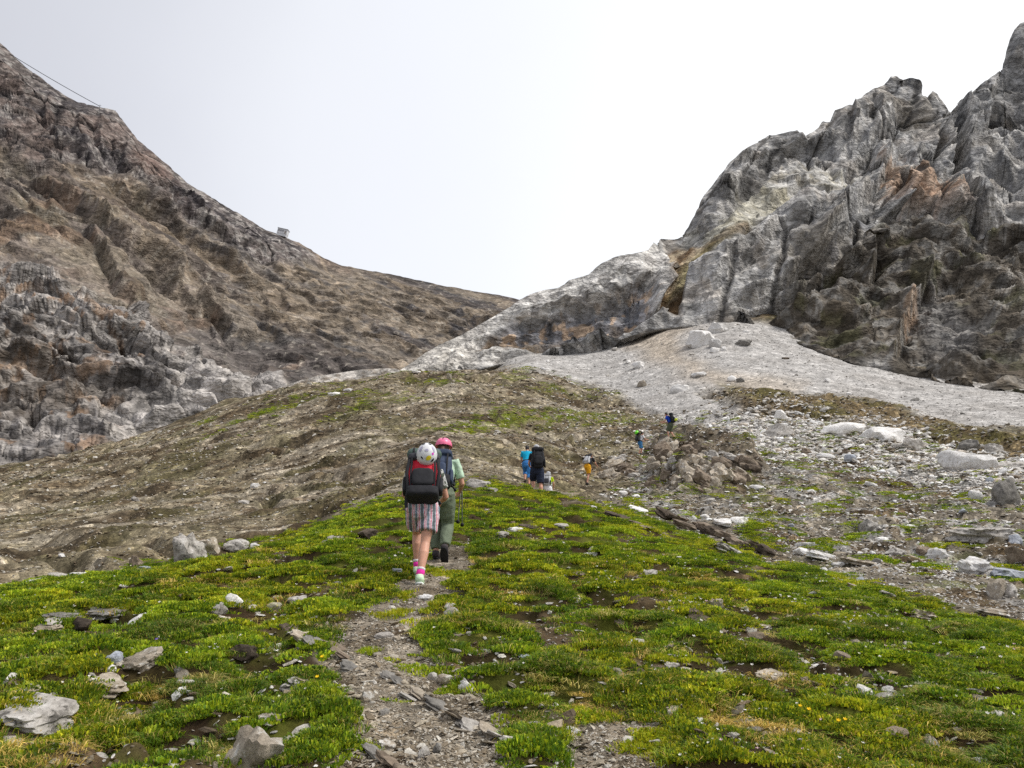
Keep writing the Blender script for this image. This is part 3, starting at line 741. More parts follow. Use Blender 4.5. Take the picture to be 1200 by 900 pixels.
def shape_right(P, U_, V_):
    wu_ = fbm(P / 22.0, 4, 101) * 14; wv_ = fbm(P / 20.0 + 7, 4, 102) * 12
    rib = inpoly(U_, V_, RIB_R, 4); dk = inpoly(U_ + wu_, V_ + wv_, DARK_R, 8); ta = inpoly(U_ + wu_, V_ + wv_, TALUS_R, 8); gy = inpoly(U_ + wu_ * .4, V_ + wv_ * .4, GULLY_R, 5)
    main = np.clip(1 - rib - dk - ta - gy, 0, 1)
    amp = np.clip(np.linalg.norm(P, axis=-1) / 190, 0.5, 1.5)
    g = np.stack([P[..., 0] * 0.64 + P[..., 2] * 0.77, P[..., 1], -P[..., 0] * 0.77 + P[..., 2] * 0.64], -1)   # along / across the slabs
    slab = np.stack([g[..., 0] / 55, g[..., 1] / 45, g[..., 2] / 17], -1) + 0.18 * fbm(P / 15.0, 3, 103)[..., None]
    s1, s2, sid = cells(slab, 104)
    s3 = ridged(np.stack([g[..., 0] / 30, g[..., 1] / 30, g[..., 2] / 9], -1), 4, 105)
    b1, b2, bid = cells(P / np.array([9., 9., 6.5]) + 0.6 * fbm(P / 9.0, 3, 106)[..., None], 107)
    rough = 1.7 * fbm(P / 6.0, 4, 108, 0.58)
    cols = ridged(np.stack([P[..., 0] / 11, P[..., 1] / 16, P[..., 2] / 42], -1), 4, 109)
    mn = 13 * facets(slab * np.array([1.5, 1.4, 1.1]), 417) - 2.6 * (1 - sstep(0, 0.07, s2)) + 2.2 * s3 + 6.0 * facets(np.stack([g[..., 0] / 15, g[..., 1] / 14, g[..., 2] / 7], -1) + 0.2 * fbm(P / 9.0, 2, 418)[..., None], 419) + 1.6 * facets(P / np.array([5., 5., 4.]), 420) + 0.7 * cols + 0.25 * rough
    led, la, lb = layered(P, (-0.35, -0.3, 0.88), 4.0, fbm(P / 15.0, 3, 110) * 6, 111)
    rb = 2.4 * fbm(P / 16.0, 3, 112) + 1.4 * np.tanh(la * 2.5) + 3.4 * facets(P / np.array([11., 11., 6.]) + 0.25 * fbm(P / 6.0, 2, 421)[..., None], 422) + 1.2 * facets(P / np.array([3.4, 3.4, 2.4]), 423) + 0.6 * lb + 0.7 * rough + 1.2 * ridged(P / 9.0, 3, 1121)
    # the hollow under the rib's lip
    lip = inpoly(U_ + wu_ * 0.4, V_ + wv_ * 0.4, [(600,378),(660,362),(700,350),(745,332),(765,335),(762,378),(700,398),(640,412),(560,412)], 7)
    rb = rb - 5.0 * lip - 1.5 * lip * cols
    q1, q2, qid = cells(P / np.array([5., 5., 3.2]) + 0.7 * fbm(P / 6.0, 3, 113)[..., None], 114)
    dkk = 5 * fbm(P / 22.0, 4, 115) + 4.5 * facets(np.stack([g[..., 0] / 13, g[..., 1] / 11, g[..., 2] / 5.5], -1) + 0.25 * fbm(P / 6.0, 2, 424)[..., None], 425) + 1.5 * facets(P / np.array([3.2, 3.2, 2.2]), 426) + 2.2 * ridged(np.stack([g[..., 0] / 22, g[..., 1] / 22, g[..., 2] / 7], -1), 4, 116) + 0.8 * rough + terrace(P[..., 2] + 0.2 * P[..., 0] + 8 * fbm(P / 18.0, 3, 117), 5.0, 0.6) * 0.35
    tal = 1.5 * fbm(P / 14.0, 4, 118) + 0.9 * (bid - 0.5)
    gu = 2.5 * ridged(np.stack([g[..., 0] / 50, g[..., 1] / 20, g[..., 2] / 6], -1), 4, 119)
    h = main * mn * amp * 0.72 + rib * rb * 0.85 + dk * dkk * 0.85 * np.clip(amp, 0.6, 1) + 1.05 * ledges(U_, V_, P, LEDGE_R, 3.5) + ta * tal * amp + gy * gu
    return h, dict(rib=rib, dk=dk, ta=ta, gy=gy, main=main, sid=sid, bid=bid, s2=s2, b2=b2, lip=lip, la=la, cols=cols, g=g, qid=qid)
def paint_right(P, U_, V_, h, x):
    n1 = fbm(P / 20.0, 5, 121); n2 = fbm(P / 5.0, 4, 122); n3 = fbm(P / 60.0, 3, 123); n4 = fbm(P / 2.0, 3, 124)
    g = x['g']; sk = fbm(np.stack([g[..., 0] / 14, g[..., 1] / 8, g[..., 2] / 3], -1), 4, 125)
    dr = fbm(np.stack([P[..., 0] / 2.2, P[..., 1] / 4, P[..., 2] / 22], -1), 4, 126)
    o = np.ones(U_.shape + (1,))
    m = C(148, 146, 143) * o
    m = lerp(m, C(166, 162, 156), sstep(-0.05, 0.35, n2 + sk * 0.5) * 0.7)
    m = lerp(m, C(112, 112, 112), sstep(0.1, 0.45, -n1 + 0.5 * dr) * 0.65)
    m = lerp(m, C(112, 104, 92), sstep(0.1, 0.5, n3 + n1 * 0.5) * 0.6)
    m = lerp(m, C(98, 98, 102), sstep(0.25, 0.5, dr) * 0.4)
    m = lerp(m, C(164, 132, 106), np.clip(inpoly(U_ + n2 * 16, V_ + n2 * 12, ORANGE_R, 9) * sstep(-0.25, 0.35, n1 + 0.6 * dr + n2 * 0.4), 0, 1) * 0.65)
    m = lerp(m, C(142, 132, 120), sstep(0.28, 0.55, fbm(P / 14.0 + 70, 4, 127)) * 0.4)
    m = lerp(m, C(72, 70, 68), sstep(0.055, 0.015, x['s2'] + 0.02 * n4) * 0.8); m = lerp(m, C(84, 81, 78), sstep(0.06, 0.015, x['b2'] + 0.03 * n4) * 0.55)
    r = C(172, 169, 164) * o
    r = lerp(r, C(128, 124, 120), sstep(0.0, 0.4, n2 + 0.4 * n1) * 0.75)
    r = lerp(r, C(186, 182, 176), sstep(0.1, 0.45, sk) * 0.6); r = lerp(r, C(182, 176, 166), sstep(600, 520, U_) * 0.6)
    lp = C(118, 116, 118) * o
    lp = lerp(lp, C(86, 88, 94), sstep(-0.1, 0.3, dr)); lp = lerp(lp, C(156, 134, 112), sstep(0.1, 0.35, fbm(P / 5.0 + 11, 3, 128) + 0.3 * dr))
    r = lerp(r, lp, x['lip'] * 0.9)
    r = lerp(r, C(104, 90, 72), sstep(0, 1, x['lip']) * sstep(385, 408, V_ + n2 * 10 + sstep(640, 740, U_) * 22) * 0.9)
    r = lerp(r, C(92, 88, 84), sstep(0.06, 0.015, x['b2'] + 0.03 * n4) * 0.6)
    d = C(84, 78, 70) * o
    d = lerp(d, C(122, 119, 114), sstep(0.05, 0.4, n2 + 0.5 * n4 + (x['qid'] - 0.5) * 0.5) * 0.75)
    d = lerp(d, C(60, 54, 46), sstep(0.0, 0.4, -n2 + 0.4 * n1) * 0.75)
    d = lerp(d, C(78, 77, 52), sstep(0.16, 0.45, fbm(P / 11.0 + 30, 4, 129)) * 0.6)
    d = lerp(d, C(112, 110, 108), inpoly(U_ + n1 * 20, V_ + n2 * 14, [(1060,345),(1110,335),(1150,390),(1130,430),(1070,400)], 14) * 0.6)
    d = lerp(d, C(140, 116, 94), inpoly(U_ + n2 * 6, V_ + n2 * 8, [(1070,358),(1076,362),(1064,395),(1054,390)], 4) * 0.7)
    d = lerp(d, C(98, 88, 74), sstep(0.15, 0.5, n1) * 0.35)
    t = C(166, 163, 157) * o
    t = lerp(t, C(148, 142, 130), sstep(0, 0.4, n2)); t = lerp(t, C(140, 135, 114), sstep(0.0, 0.4, n1 + n2 * 0.4 + sstep(245, 275, V_) * 0.3) * 0.5)
    gy = C(128, 113, 94) * o
    gy = lerp(gy, C(92, 74, 54), sstep(0, 0.35, sk + n4 * 0.3)); gy = lerp(gy, C(170, 156, 132), sstep(0.15, 0.45, -sk + n2 * 0.3) * 0.6)
    gy = lerp(gy, C(118, 114, 82), inpoly(U_, V_, OLIVE_R, 10) * 0.7)
    return m * x['main'][..., None] + r * x['rib'][..., None] + d * x['dk'][..., None] + t * x['ta'][..., None] + gy * (x['gy'] * np.clip(1 - x['rib'] - x['dk'] - x['ta'], 0, 1))[..., None]
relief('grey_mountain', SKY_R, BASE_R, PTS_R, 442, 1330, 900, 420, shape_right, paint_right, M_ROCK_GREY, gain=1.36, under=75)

def ico(sub):
    import bmesh
    bm = bmesh.new(); bmesh.ops.create_icosphere(bm, subdivisions=sub, radius=1.0)
    v = np.array([x.co[:] for x in bm.verts]); f = np.array([[q.index for q in x.verts] for x in bm.faces]); bm.free()
    return v / np.linalg.norm(v, axis=1)[:, None], f
ICO = {k: ico(k) for k in (1, 2, 3, 4)}

# ================================================================== HIKERS
def Rx(a): return np.array([[1, 0, 0], [0, math.cos(a), -math.sin(a)], [0, math.sin(a), math.cos(a)]])
def Ry(a): return np.array([[math.cos(a), 0, math.sin(a)], [0, 1, 0], [-math.sin(a), 0, math.cos(a)]])
def Rz(a): return np.array([[math.cos(a), -math.sin(a), 0], [math.sin(a), math.cos(a), 0], [0, 0, 1]])
V3 = lambda *a: np.array(a, float)
class Solid:
    """closed pieces that are fused into one continuous surface"""
    def __init__(self): self.v = []; self.f = []; self.n = 0
    def add(self, v, f):
        self.v.append(np.asarray(v, float)); self.f += [tuple(int(i) + self.n for i in q) for q in f]; self.n += len(v)
    def tube(self, pts, rad, n=14, side=(1, 0, 0), cap=0.8):
        P = [np.asarray(p, float) for p in pts]; R = [(r, r) if np.isscalar(r) else r for r in rad]
        T = []
        for i in range(len(P)):
            t = P[min(i + 1, len(P) - 1)] - P[max(i - 1, 0)]; T.append(t / (np.linalg.norm(t) + 1e-9))
        rings = []
        def ring(c, t, a, b):
            s = np.asarray(side, float); s = s - t * (s @ t)
            if np.linalg.norm(s) < 0.2: s = V3(0, 1, 0) - t * t[1]
            s /= np.linalg.norm(s); q = np.cross(t, s)
            an = np.arange(n) * 2 * math.pi / n
            rings.append(c + np.outer(np.cos(an) * a, s) + np.outer(np.sin(an) * b, q))
        m0 = min(R[0]) * cap; m1 = min(R[-1]) * cap
        for k in (0.9, 0.55): ring(P[0] - T[0] * m0 * k, T[0], R[0][0] * math.sqrt(1 - k * k), R[0][1] * math.sqrt(1 - k * k))
        for p, t, r in zip(P, T, R): ring(p, t, *r)
        for k in (0.55, 0.9): ring(P[-1] + T[-1] * m1 * k, T[-1], R[-1][0] * math.sqrt(1 - k * k), R[-1][1] * math.sqrt(1 - k * k))
        v = np.concatenate(rings + [[P[0] - T[0] * m0], [P[-1] + T[-1] * m1]]); nr = len(rings); f = []
        for i in range(nr - 1):
            for j in range(n):
                f.append((i * n + j, i * n + (j + 1) % n, (i + 1) * n + (j + 1) % n, (i + 1) * n + j))
        a, b = nr * n, nr * n + 1
        for j in range(n):
            f.append((a, (j + 1) % n, j)); f.append((b, (nr - 1) * n + j, (nr - 1) * n + (j + 1) % n))
        self.add(v, f); return self
    def ell(self, c, r, R=None, sub=2):
        d, f = ICO[sub]; p = d * np.asarray(r, float)
        if R is not None: p = p @ R.T
        self.add(p + np.asarray(c, float), f); return self
    def box(self, c, h, R=None, rnd=0.35, k=6):
        """rounded box: superellipsoid"""
        d, f = ICO[3]; e = 2.0 / max(rnd, 0.15)
        s = (np.abs(d) ** e).sum(1) ** (-1 / e)
        p = d * s[:, None] * np.asarray(h, float)
        if R is not None: p = p @ R.T
        self.add(p + np.asarray(c, float), f); return self
    def build(self, name, mat, parent, voxel=0.01, smooth=4, fold=0.0, seed=0, xf=None):
        me = bpy.data.meshes.new(name)
        v = np.concatenate(self.v)
        if xf is not None: v = v @ xf[0].T + xf[1]
        me.from_pydata(v.tolist(), [], self.f)
        if voxel:
            o = bpy.data.objects.new(name, me); COL.objects.link(o)
            md = o.modifiers.new('r', 'REMESH'); md.mode = 'VOXEL'; md.voxel_size = voxel
            if smooth:
                sm = o.modifiers.new('s', 'SMOOTH'); sm.factor = 0.5; sm.iterations = smooth
            dg = bpy.context.evaluated_depsgraph_get()
            new = bpy.data.meshes.new_from_object(o.evaluated_get(dg))
            bpy.data.objects.remove(o); bpy.data.meshes.remove(me); me = new; me.name = name
        if fold:
            n = len(me.vertices); co = np.empty(n * 3, np.float32); me.vertices.foreach_get('co', co); co = co.reshape(-1, 3)
            nr = np.empty(n * 3, np.float32); me.vertices.foreach_get('normal', nr); nr = nr.reshape(-1, 3)
            w = ridged(np.stack([co[:, 0] * 9 + co[:, 2] * 5, co[:, 1] * 9, co[:, 2] * 11 - co[:, 0] * 4], -1) + seed, 3, 300) + 0.6 * fbm(co * 16 + seed, 2, 301)
            co = co + nr * (w * fold)[:, None]; me.vertices.foreach_set('co', co.astype(np.float32).ravel())
        me.materials.clear(); me.materials.append(mat)
        me.polygons.foreach_set('use_smooth', np.ones(len(me.polygons), bool)); me.update()
        return put(name, me, None, parent)
def plain(name, c, rough=0.85, spec=0.2, grain=60, amt=0.18, k=0.9):
    m = Mat(name, rough, spec); v = m.coord()
    n = m.noise(v, grain, 5, 0.6); n2 = m.noise(v, 9, 4, 0.6)
    b = tuple(S(*c, k=k))
    cc = m.mix(b, m.ramp(n, [(0.3, 1 - amt), (0.7, 1 + amt)]), 1.0, 'MULTIPLY'); cc = m.mix(cc, m.ramp(n2, [(0.3, 1 - amt), (0.7, 1 + amt * 0.7)]), 1.0, 'MULTIPLY')
    m.color(cc); m.bump(m.math('ADD', n2, m.math('MULTIPLY', n, 0.3)), 0.35, 0.012)
    return m.m
SKIN = Mat('skin', 0.55, 0.35); _v = SKIN.coord()
SKIN.color(SKIN.mix(tuple(S(214,164,140)), SKIN.ramp(SKIN.noise(_v, 7, 5, 0.6), [(0.3, (0.86,0.82,0.8)), (0.7, (1.1,1.06,1.04))]), 1.0, 'MULTIPLY'))
SKIN.b.inputs['Subsurface Weight'].default_value = 0.08; SKIN.b.inputs['Subsurface Radius'].default_value = (0.02, 0.008, 0.004)
SKIN = SKIN.m
def stripes_material():
    m = Mat('patterned_shorts_cloth', 0.9, 0.1); v = m.coord()
    n = m.node('ShaderNodeTexNoise'); m.link(v, n.inputs['Vector']); n.inputs['Scale'].default_value = 9; n.inputs['Detail'].default_value = 4
    w = m.node('ShaderNodeTexWave'); w.wave_type = 'BANDS'; w.bands_direction = 'X'; m.link(v, w.inputs[0])
    w.inputs['Scale'].default_value = 2.3; w.inputs['Distortion'].default_value = 1.6; w.inputs['Detail'].default_value = 2; w.inputs['Detail Scale'].default_value = 1.6
    c = m.node('ShaderNodeValToRGB'); m.link(w.outputs['Fac'], c.inputs[0]); cr = c.color_ramp; cr.interpolation = 'CONSTANT'
    st = [(0.0,(112,120,126)),(0.14,(214,214,220)),(0.27,(220,140,156)),(0.5,(226,186,192)),(0.62,(224,220,224)),(0.74,(200,124,142)),(0.84,(222,216,224)),(0.94,(120,138,150))]
    while len(cr.elements) < len(st): cr.elements.new(0.5)
    for e, (p, q) in zip(cr.elements, st): e.position = p; e.color = (*S(*q), 1)
    sp = m.ramp(m.noise(v, 42, 4, 0.7), [(0.42, 0.62), (0.5, 1.0), (0.6, 1.2)])
    m.color(m.mix(c.outputs[0], sp, 0.9, 'MULTIPLY')); m.bump(m.noise(v, 12, 4), 0.4, 0.02); return m.m
BLACK = plain('black_fabric', (38,38,42), 0.8, 0.3); CHAR = plain('charcoal_fabric', (62,62,68), 0.75, 0.3)
RED = plain('red_fabric', (205,28,52), 0.7, 0.3); NAVY = plain('navy_pack_fabric', (58,70,94), 0.7, 0.3); DKNAVY = plain('navy_shorts_cloth', (44,50,68))
MINT = plain('mint_cloth', (196,222,196)); KHAKI = plain('sage_trouser_cloth', (112,122,102)); WHITE = plain('white_cloth', (232,230,232)); GREYW = plain('pale_grey_cloth', (196,196,198))
PATTERN = Mat('grey_patterned_cloth', 0.9, 0.1); _v = PATTERN.coord()
PATTERN.color(PATTERN.ramp(PATTERN.noise(_v, 26, 3, 0.6), [(0.44, tuple(S(206,206,204))), (0.5, tuple(S(206,206,204))), (0.53, tuple(S(98,104,92)))])); PATTERN = PATTERN.m
SHORTS = stripes_material(); PINK = plain('pink_shell', (248,120,160), 0.35, 0.5, amt=0.06); PINKSOCK = plain('pink_sock_knit', (238,60,170)); SHOE = plain('mint_shoe_mesh', (206,232,196)); SHOEW = plain('white_shoe_mesh', (232,236,232))
DSHOE = plain('dark_shoe_mesh', (70,64,66)); SOLE = plain('black_rubber', (26,26,28), 0.7, 0.3); HELMW = plain('white_helmet_shell', (226,226,228), 0.4, 0.5, amt=0.06); TURQ = plain('turquoise_cloth', (24,172,212)); BLUEP = plain('light_blue_cloth', (64,130,196))
NEON = plain('neon_yellow_cloth', (206,234,30)); ORANGE = plain('mustard_cloth', (222,160,30)); BLUES = plain('royal_blue_cloth', (34,72,186)); OLIVE = plain('olive_cloth', (92,100,80)); LIMEG = plain('lime_shell', (110,224,24), 0.4, 0.5, amt=0.05)
STEEL = plain('steel_blue_cloth', (66,122,170)); HAIR = plain('brown_hair', (74,52,38), 0.6, 0.4, grain=90, amt=0.4); DKHAIR = plain('dark_hair', (36,30,28), 0.6, 0.4, grain=90, amt=0.4); GREENBAG = plain('green_dry_bag', (72,92,84), 0.6, 0.4)
YEL = plain('yellow_sticker', (226,206,40), 0.4, 0.4, amt=0.03); MAG = plain('magenta_sticker', (216,30,190), 0.4, 0.4, amt=0.03); LILAC = plain('lilac_sticker', (176,172,196), 0.4, 0.4, amt=0.08); METAL = plain('pole_alloy', (60,60,62), 0.4, 0.5); EYEM = plain('eye_white', (230,228,224), 0.3, 0.5, amt=0.02)
OLIVEPACK = plain('dark_olive_pack_fabric', (66,62,52)); LIMEBAG = plain('lime_bag', (206,220,70))

class Hiker:
    def __init__(self, label, at_uv, H, yaw, lean, fl, fr, pelvis=0.50, armL=(20, 8, 60), armR=(20, 8, 60), nod=10, voxel=0.008, group='hikers on the trail', tan=SKIN, toe=(0, 0), build=1.0):
        self.H = H; self.vox = voxel; self.toe = toe; self.b = build
        if len(at_uv) == 3:
            q = at(*at_uv); x, y = float(q[0]), float(q[1]); z = float(ground_at(x, y))
        else: x, y, z = stand(*at_uv)
        self.root = put('person', None, None, label=label, category='person', group=group)
        self.root.location = (x, y, z); self.root.rotation_euler = (0, 0, yaw)
        self.yaw = yaw; self.loc = V3(x, y, z); self.skin = tan
        R = Rz(yaw)
        def foot(f):
            w = R @ V3(f[0], f[1], 0); return V3(f[0], f[1], float(ground_at(x + w[0], y + w[1])) - z + f[2])
        fL, fR = foot(fl), foot(fr)
        hz = pelvis * H + min(fL[2], fR[2]) * 0.55 + max(fL[2], fR[2]) * 0.0
        py = 0.5 * (fl[1] + fr[1]) + 0.02
        self.pel = V3(0, py, hz + 0.0)
        self.L = Rx(-math.radians(lean))
        t = lambda *p: self.pel + self.L @ V3(*p)
        self.t = t
        h = H
        self.chest = t(0, 0.005, 0.20 * h); self.neck = t(0, 0, 0.315 * h)
        hp = Rx(-math.radians(lean * 0.35 + nod)); self.HR = hp
        self.head = self.neck + hp @ V3(0, 0.022 * h, 0.095 * h)
        self.legs = []
        for s, f in ((-1, fL), (1, fR)):
            hip = t(s * 0.052 * h, 0, 0.0); ank = f + V3(0, -0.02, 0.045 * h)
            a, b = 0.245 * h, 0.246 * h; d = ank - hip; D = np.linalg.norm(d); 
            if D > (a + b) * 0.995: a = b = D / 1.99
            u = d / D; k = (a * a - b * b + D * D) / (2 * D); o = math.sqrt(max(a * a - k * k, 0))
            fw = V3(0, 1, 0) - u * u[1]; fw /= np.linalg.norm(fw)
            self.legs.append((hip, hip + u * k + fw * o, ank))
        self.arms = []
        for s, (fwd, out, bend) in ((-1, armL), (1, armR)):
            sh = t(s * 0.108 * h, 0, 0.288 * h); fwd, out, bend = map(math.radians, (fwd, out, bend))
            d1 = self.L @ V3(0, 0, 0) + V3(s * math.sin(out), math.sin(fwd) * math.cos(out), -math.cos(fwd) * math.cos(out))
            el = sh + d1 * 0.175 * h
            d2 = V3(-s * 0.25 * math.sin(bend), math.sin(fwd + bend), -math.cos(fwd + bend)); d2 /= np.linalg.norm(d2)
            self.arms.append((sh, el, el + d2 * 0.148 * h, d2))
        self.make_body()
    def make_body(self):
        h = self.H; S_ = Solid(); t = self.t; b = self.b
        S_.tube([t(0,0,-.03*h), t(0,.0,.03*h), t(0,.005,.09*h), t(0,.01,.17*h), t(0,.005,.25*h), t(0,0,.295*h)], [(.088*h*b,.062*h), (.092*h*b,.064*h), (.078*h*b,.055*h), (.090*h*b,.062*h), (.098*h*b,.058*h), (.06*h,.042*h)], 18, cap=0.5)
        S_.tube([t(0,0,.28*h), self.neck + self.HR @ V3(0,.006*h,.04*h)], [.034*h, .031*h], 12)
        hd = self.head; R = self.HR
        S_.ell(hd + R @ V3(0,-.006*h,.012*h), (.044*h,.055*h,.056*h), R); S_.ell(hd + R @ V3(0,.018*h,-.034*h), (.034*h,.036*h,.038*h), R)
        S_.tube([hd + R @ V3(0,.050*h,.008*h), hd + R @ V3(0,.064*h,-.016*h)], [.006*h, .0095*h], 8)     # nose
        S_.tube([hd + R @ V3(-.014*h,.052*h,-.036*h), hd + R @ V3(.014*h,.052*h,-.036*h)], [.005*h, .005*h], 8)  # lips
        for s in (-1, 1): S_.ell(hd + R @ V3(s*.046*h,-.004*h,-.008*h), (.006*h,.014*h,.019*h), R)
        for (hip, kn, an), s in zip(self.legs, (-1, 1)):
            m1 = hip + (kn - hip) * 0.5; c1 = kn + (an - kn) * 0.3 + V3(0,-.008*h,0); c2 = kn + (an - kn) * 0.75
            S_.tube([hip + V3(0,0,.0), hip + (kn-hip)*.25, m1, kn, c1, c2, an], [.048*h*b,.049*h*b,.042*h*b,.032*h,.035*h*b,.024*h,.021*h], 14)
            tip = math.radians(self.toe[0 if s < 0 else 1]); F = Rx(tip)
            S_.tube([an + F @ V3(0,-.018*h,-.022*h), an + F @ V3(0,.03*h,-.022*h), an + F @ V3(s*.004*h,.095*h,-.034*h)], [(.022*h,.02*h),(.025*h,.02*h),(.024*h,.012*h)], 12)
        for (sh, el, wr, d2), s in zip(self.arms, (-1, 1)):
            S_.tube([t(s*.06*h,0,.278*h), sh, sh+(el-sh)*.5, el, el+(wr-el)*.3, wr], [.034*h,.033*h,.026*h,.0215*h,.022*h,.015*h], 12)
            # hand: palm, four curled fingers, thumb
            side = V3(1, 0, 0) - d2 * d2[0]; side /= np.linalg.norm(side); pl = np.cross(d2, side); pl = pl / np.linalg.norm(pl)
            inn = -s * side; across = pl
            pc = wr + d2 * .026 * h
            S_.tube([wr, pc, wr + d2 * .052 * h], [(.011*h,.015*h), (.010*h,.022*h), (.009*h,.021*h)], 10, side=inn)
            for q, ln in zip((-1.5, -.5, .5, 1.5), (.036, .043, .046, .041)):
                a0 = wr + d2 * .052 * h + across * q * .0105 * h
                k1 = a0 + (d2 * .8 + inn * .5) * ln * h * .45; k2 = k1 + (d2 * .25 + inn * .95) * ln * h * .33; k3 = k2 + (-d2 * .4 + inn * .8) * ln * h * .25
                S_.tube([a0, k1, k2, k3], [.0054*h,.0052*h,.0048*h,.0042*h], 8)
            th = wr + d2 * .018 * h + across * .016 * h
            S_.tube([th, th + (d2*.6 + across*.7 + inn*.2) * .022*h, th + (d2*.95 + across*.55 + inn*.8) * .036*h], [.0075*h,.0065*h,.0052*h], 8)
        S_.build('body', self.skin, self.root, self.vox, 3)
        for s in (-1, 1): Solid().ell(self.head + self.HR @ V3(s*.018*h,.046*h,.010*h), (.0065*h,)*3).build('eye', EYEM, self.root, 0)
    def hair(self, mat, pony=False):
        h = self.H; s = Solid(); hd, R = self.head, self.HR
        s.ell(hd + R @ V3(0,-.012*h,.018*h), (.050*h,.058*h,.058*h), R)
        s.ell(hd + R @ V3(0,-.03*h,-.02*h), (.042*h,.034*h,.036*h), R)
        if pony: s.tube([hd + R @ V3(0,-.06*h,.0), hd + R @ V3(0,-.085*h,-.03*h), hd + R @ V3(0,-.08*h,-.09*h)], [.02*h,.022*h,.010*h], 10)
        s.build('hair', mat, self.root, 0.012, 3, 0.002)
    def shirt(self, mat, sleeve=0.45, hem=0.03, smat=None):
        h = self.H; t = self.t; s = Solid(); e = .012*h; b = self.b
        s.tube([t(0,0,hem*h - .01*h), t(0,.0,.06*h), t(0,.005,.12*h), t(0,.008,.19*h), t(0,.004,.25*h), t(0,0,.295*h), t(0,0,.312*h)], [(.10*h*b,.074*h), (.096*h*b,.07*h), (.094*h*b,.068*h), (.102*h*b,.072*h), (.106*h*b,.066*h), (.066*h,.05*h), (.042*h,.042*h)], 20, cap=.15)
        for (sh, el, wr, d2), q in zip(self.arms, (-1, 1)):
            if sleeve <= 1: end = [sh + (el - sh) * sleeve]; rr = [.034*h]
            else: end = [el, el + (wr - el) * (sleeve - 1)]; rr = [.028*h, .022*h]
            s.tube([t(q*.05*h,0,.278*h), sh, sh + (el - sh) * min(sleeve, .5) * .6] + end, [.044*h, .041*h, .036*h] + rr, 14, cap=.12)
        s.build('shirt', mat, self.root, max(self.vox, .008), 2, .005, 3)
    def legwear(self, mat, name, length, loose=1.0, skirt=0.0):
        """length: 0.5 mid thigh .. 1 knee .. 2 ankle"""
        h = self.H; t = self.t; s = Solid(); b = self.b
        s.tube([t(0,0,.065*h), t(0,0,.03*h), t(0,-.004*h,-.03*h)], [(.098*h*b,.076*h), (.108*h*b,.092*h), (.106*h*b,.09*h)], 20, cap=.3)
        for hip, kn, an in self.legs:
            pts = [hip + V3(0,0,.015*h), hip + (kn-hip)*.3]; rr = [.062*h*b*loose**.5, .060*h*b*loose]
            if length <= 1: pts.append(hip + (kn-hip)*length); rr.append((.052 + .01*skirt)*h*b*loose)
            else:
                pts += [hip + (kn-hip)*.65, kn, kn + (an-kn)*.35 + V3(0,-.006*h,0)]; rr += [.052*h*loose, .042*h*loose, .042*h*loose]
                pts.append(kn + (an-kn)*(length-1)); rr.append(.034*h*loose)
            s.tube(pts, rr, 16, cap=.1)
        s.ell(t(0,-.012*h,-.045*h), (.085*h*b,.078*h,.06*h))
        s.build(name, mat, self.root, max(self.vox, .008), 2, .0065, 7)
    def shoes(self, mat, sole, socks=None, sock2=None):
        h = self.H
        for (hip, kn, an), s, tp in zip(self.legs, (-1, 1), self.toe):
            F = Rx(math.radians(tp)); p = lambda x, y, z: an + F @ V3(x * h, y * h, z * h)
            u = Solid().tube([p(0,-.026,-.016), p(0,.01,-.012), p(0,.05,-.026), p(s*.003,.098,-.034)], [(.027*h,.026*h),(.03*h,.03*h),(.03*h,.02*h),(.026*h,.013*h)], 14)
            u.tube([p(0,-.008,-.01), p(0,-.008,.012)], [.029*h,.028*h], 12, cap=.2)
            sh = u.build('shoe', mat, self.root, .008, 2)
            so = Solid(); d, f = ICO[3]; e = 4.0
            q = d * ((np.abs(d) ** e).sum(1) ** (-1 / e))[:, None] * V3(.031*h, .075*h, .010*h); q[:, 0] *= 1 - .25 * np.abs(q[:, 1] / (.075*h)) ** 2
            so.add((q + V3(0, .034*h, -.046*h)) @ F.T + an, f); so.build('sole', sole, sh, 0)
            if socks:
                c = lambda k: an + (kn - an) * k
                Solid().tube([c(.05), c(.175)], [.027*h, .0275*h], 14, cap=.2).build('sock', socks, self.root, 0)
                if sock2: Solid().tube([c(.20), c(.245)], [.0278*h, .029*h], 14, cap=.2).build('sock_cuff', sock2, self.root, 0)
    def frame(self):
        """frame of the back: x right, y forward, z along the spine, origin at the pelvis"""
        M = Matrix.Translation(Vector(self.loc)) @ Matrix.Rotation(self.yaw, 4, 'Z') @ Matrix.Translation(Vector(self.pel)) @ Matrix([list(r) + [0] for r in self.L] + [[0, 0, 0, 1]])
        return M
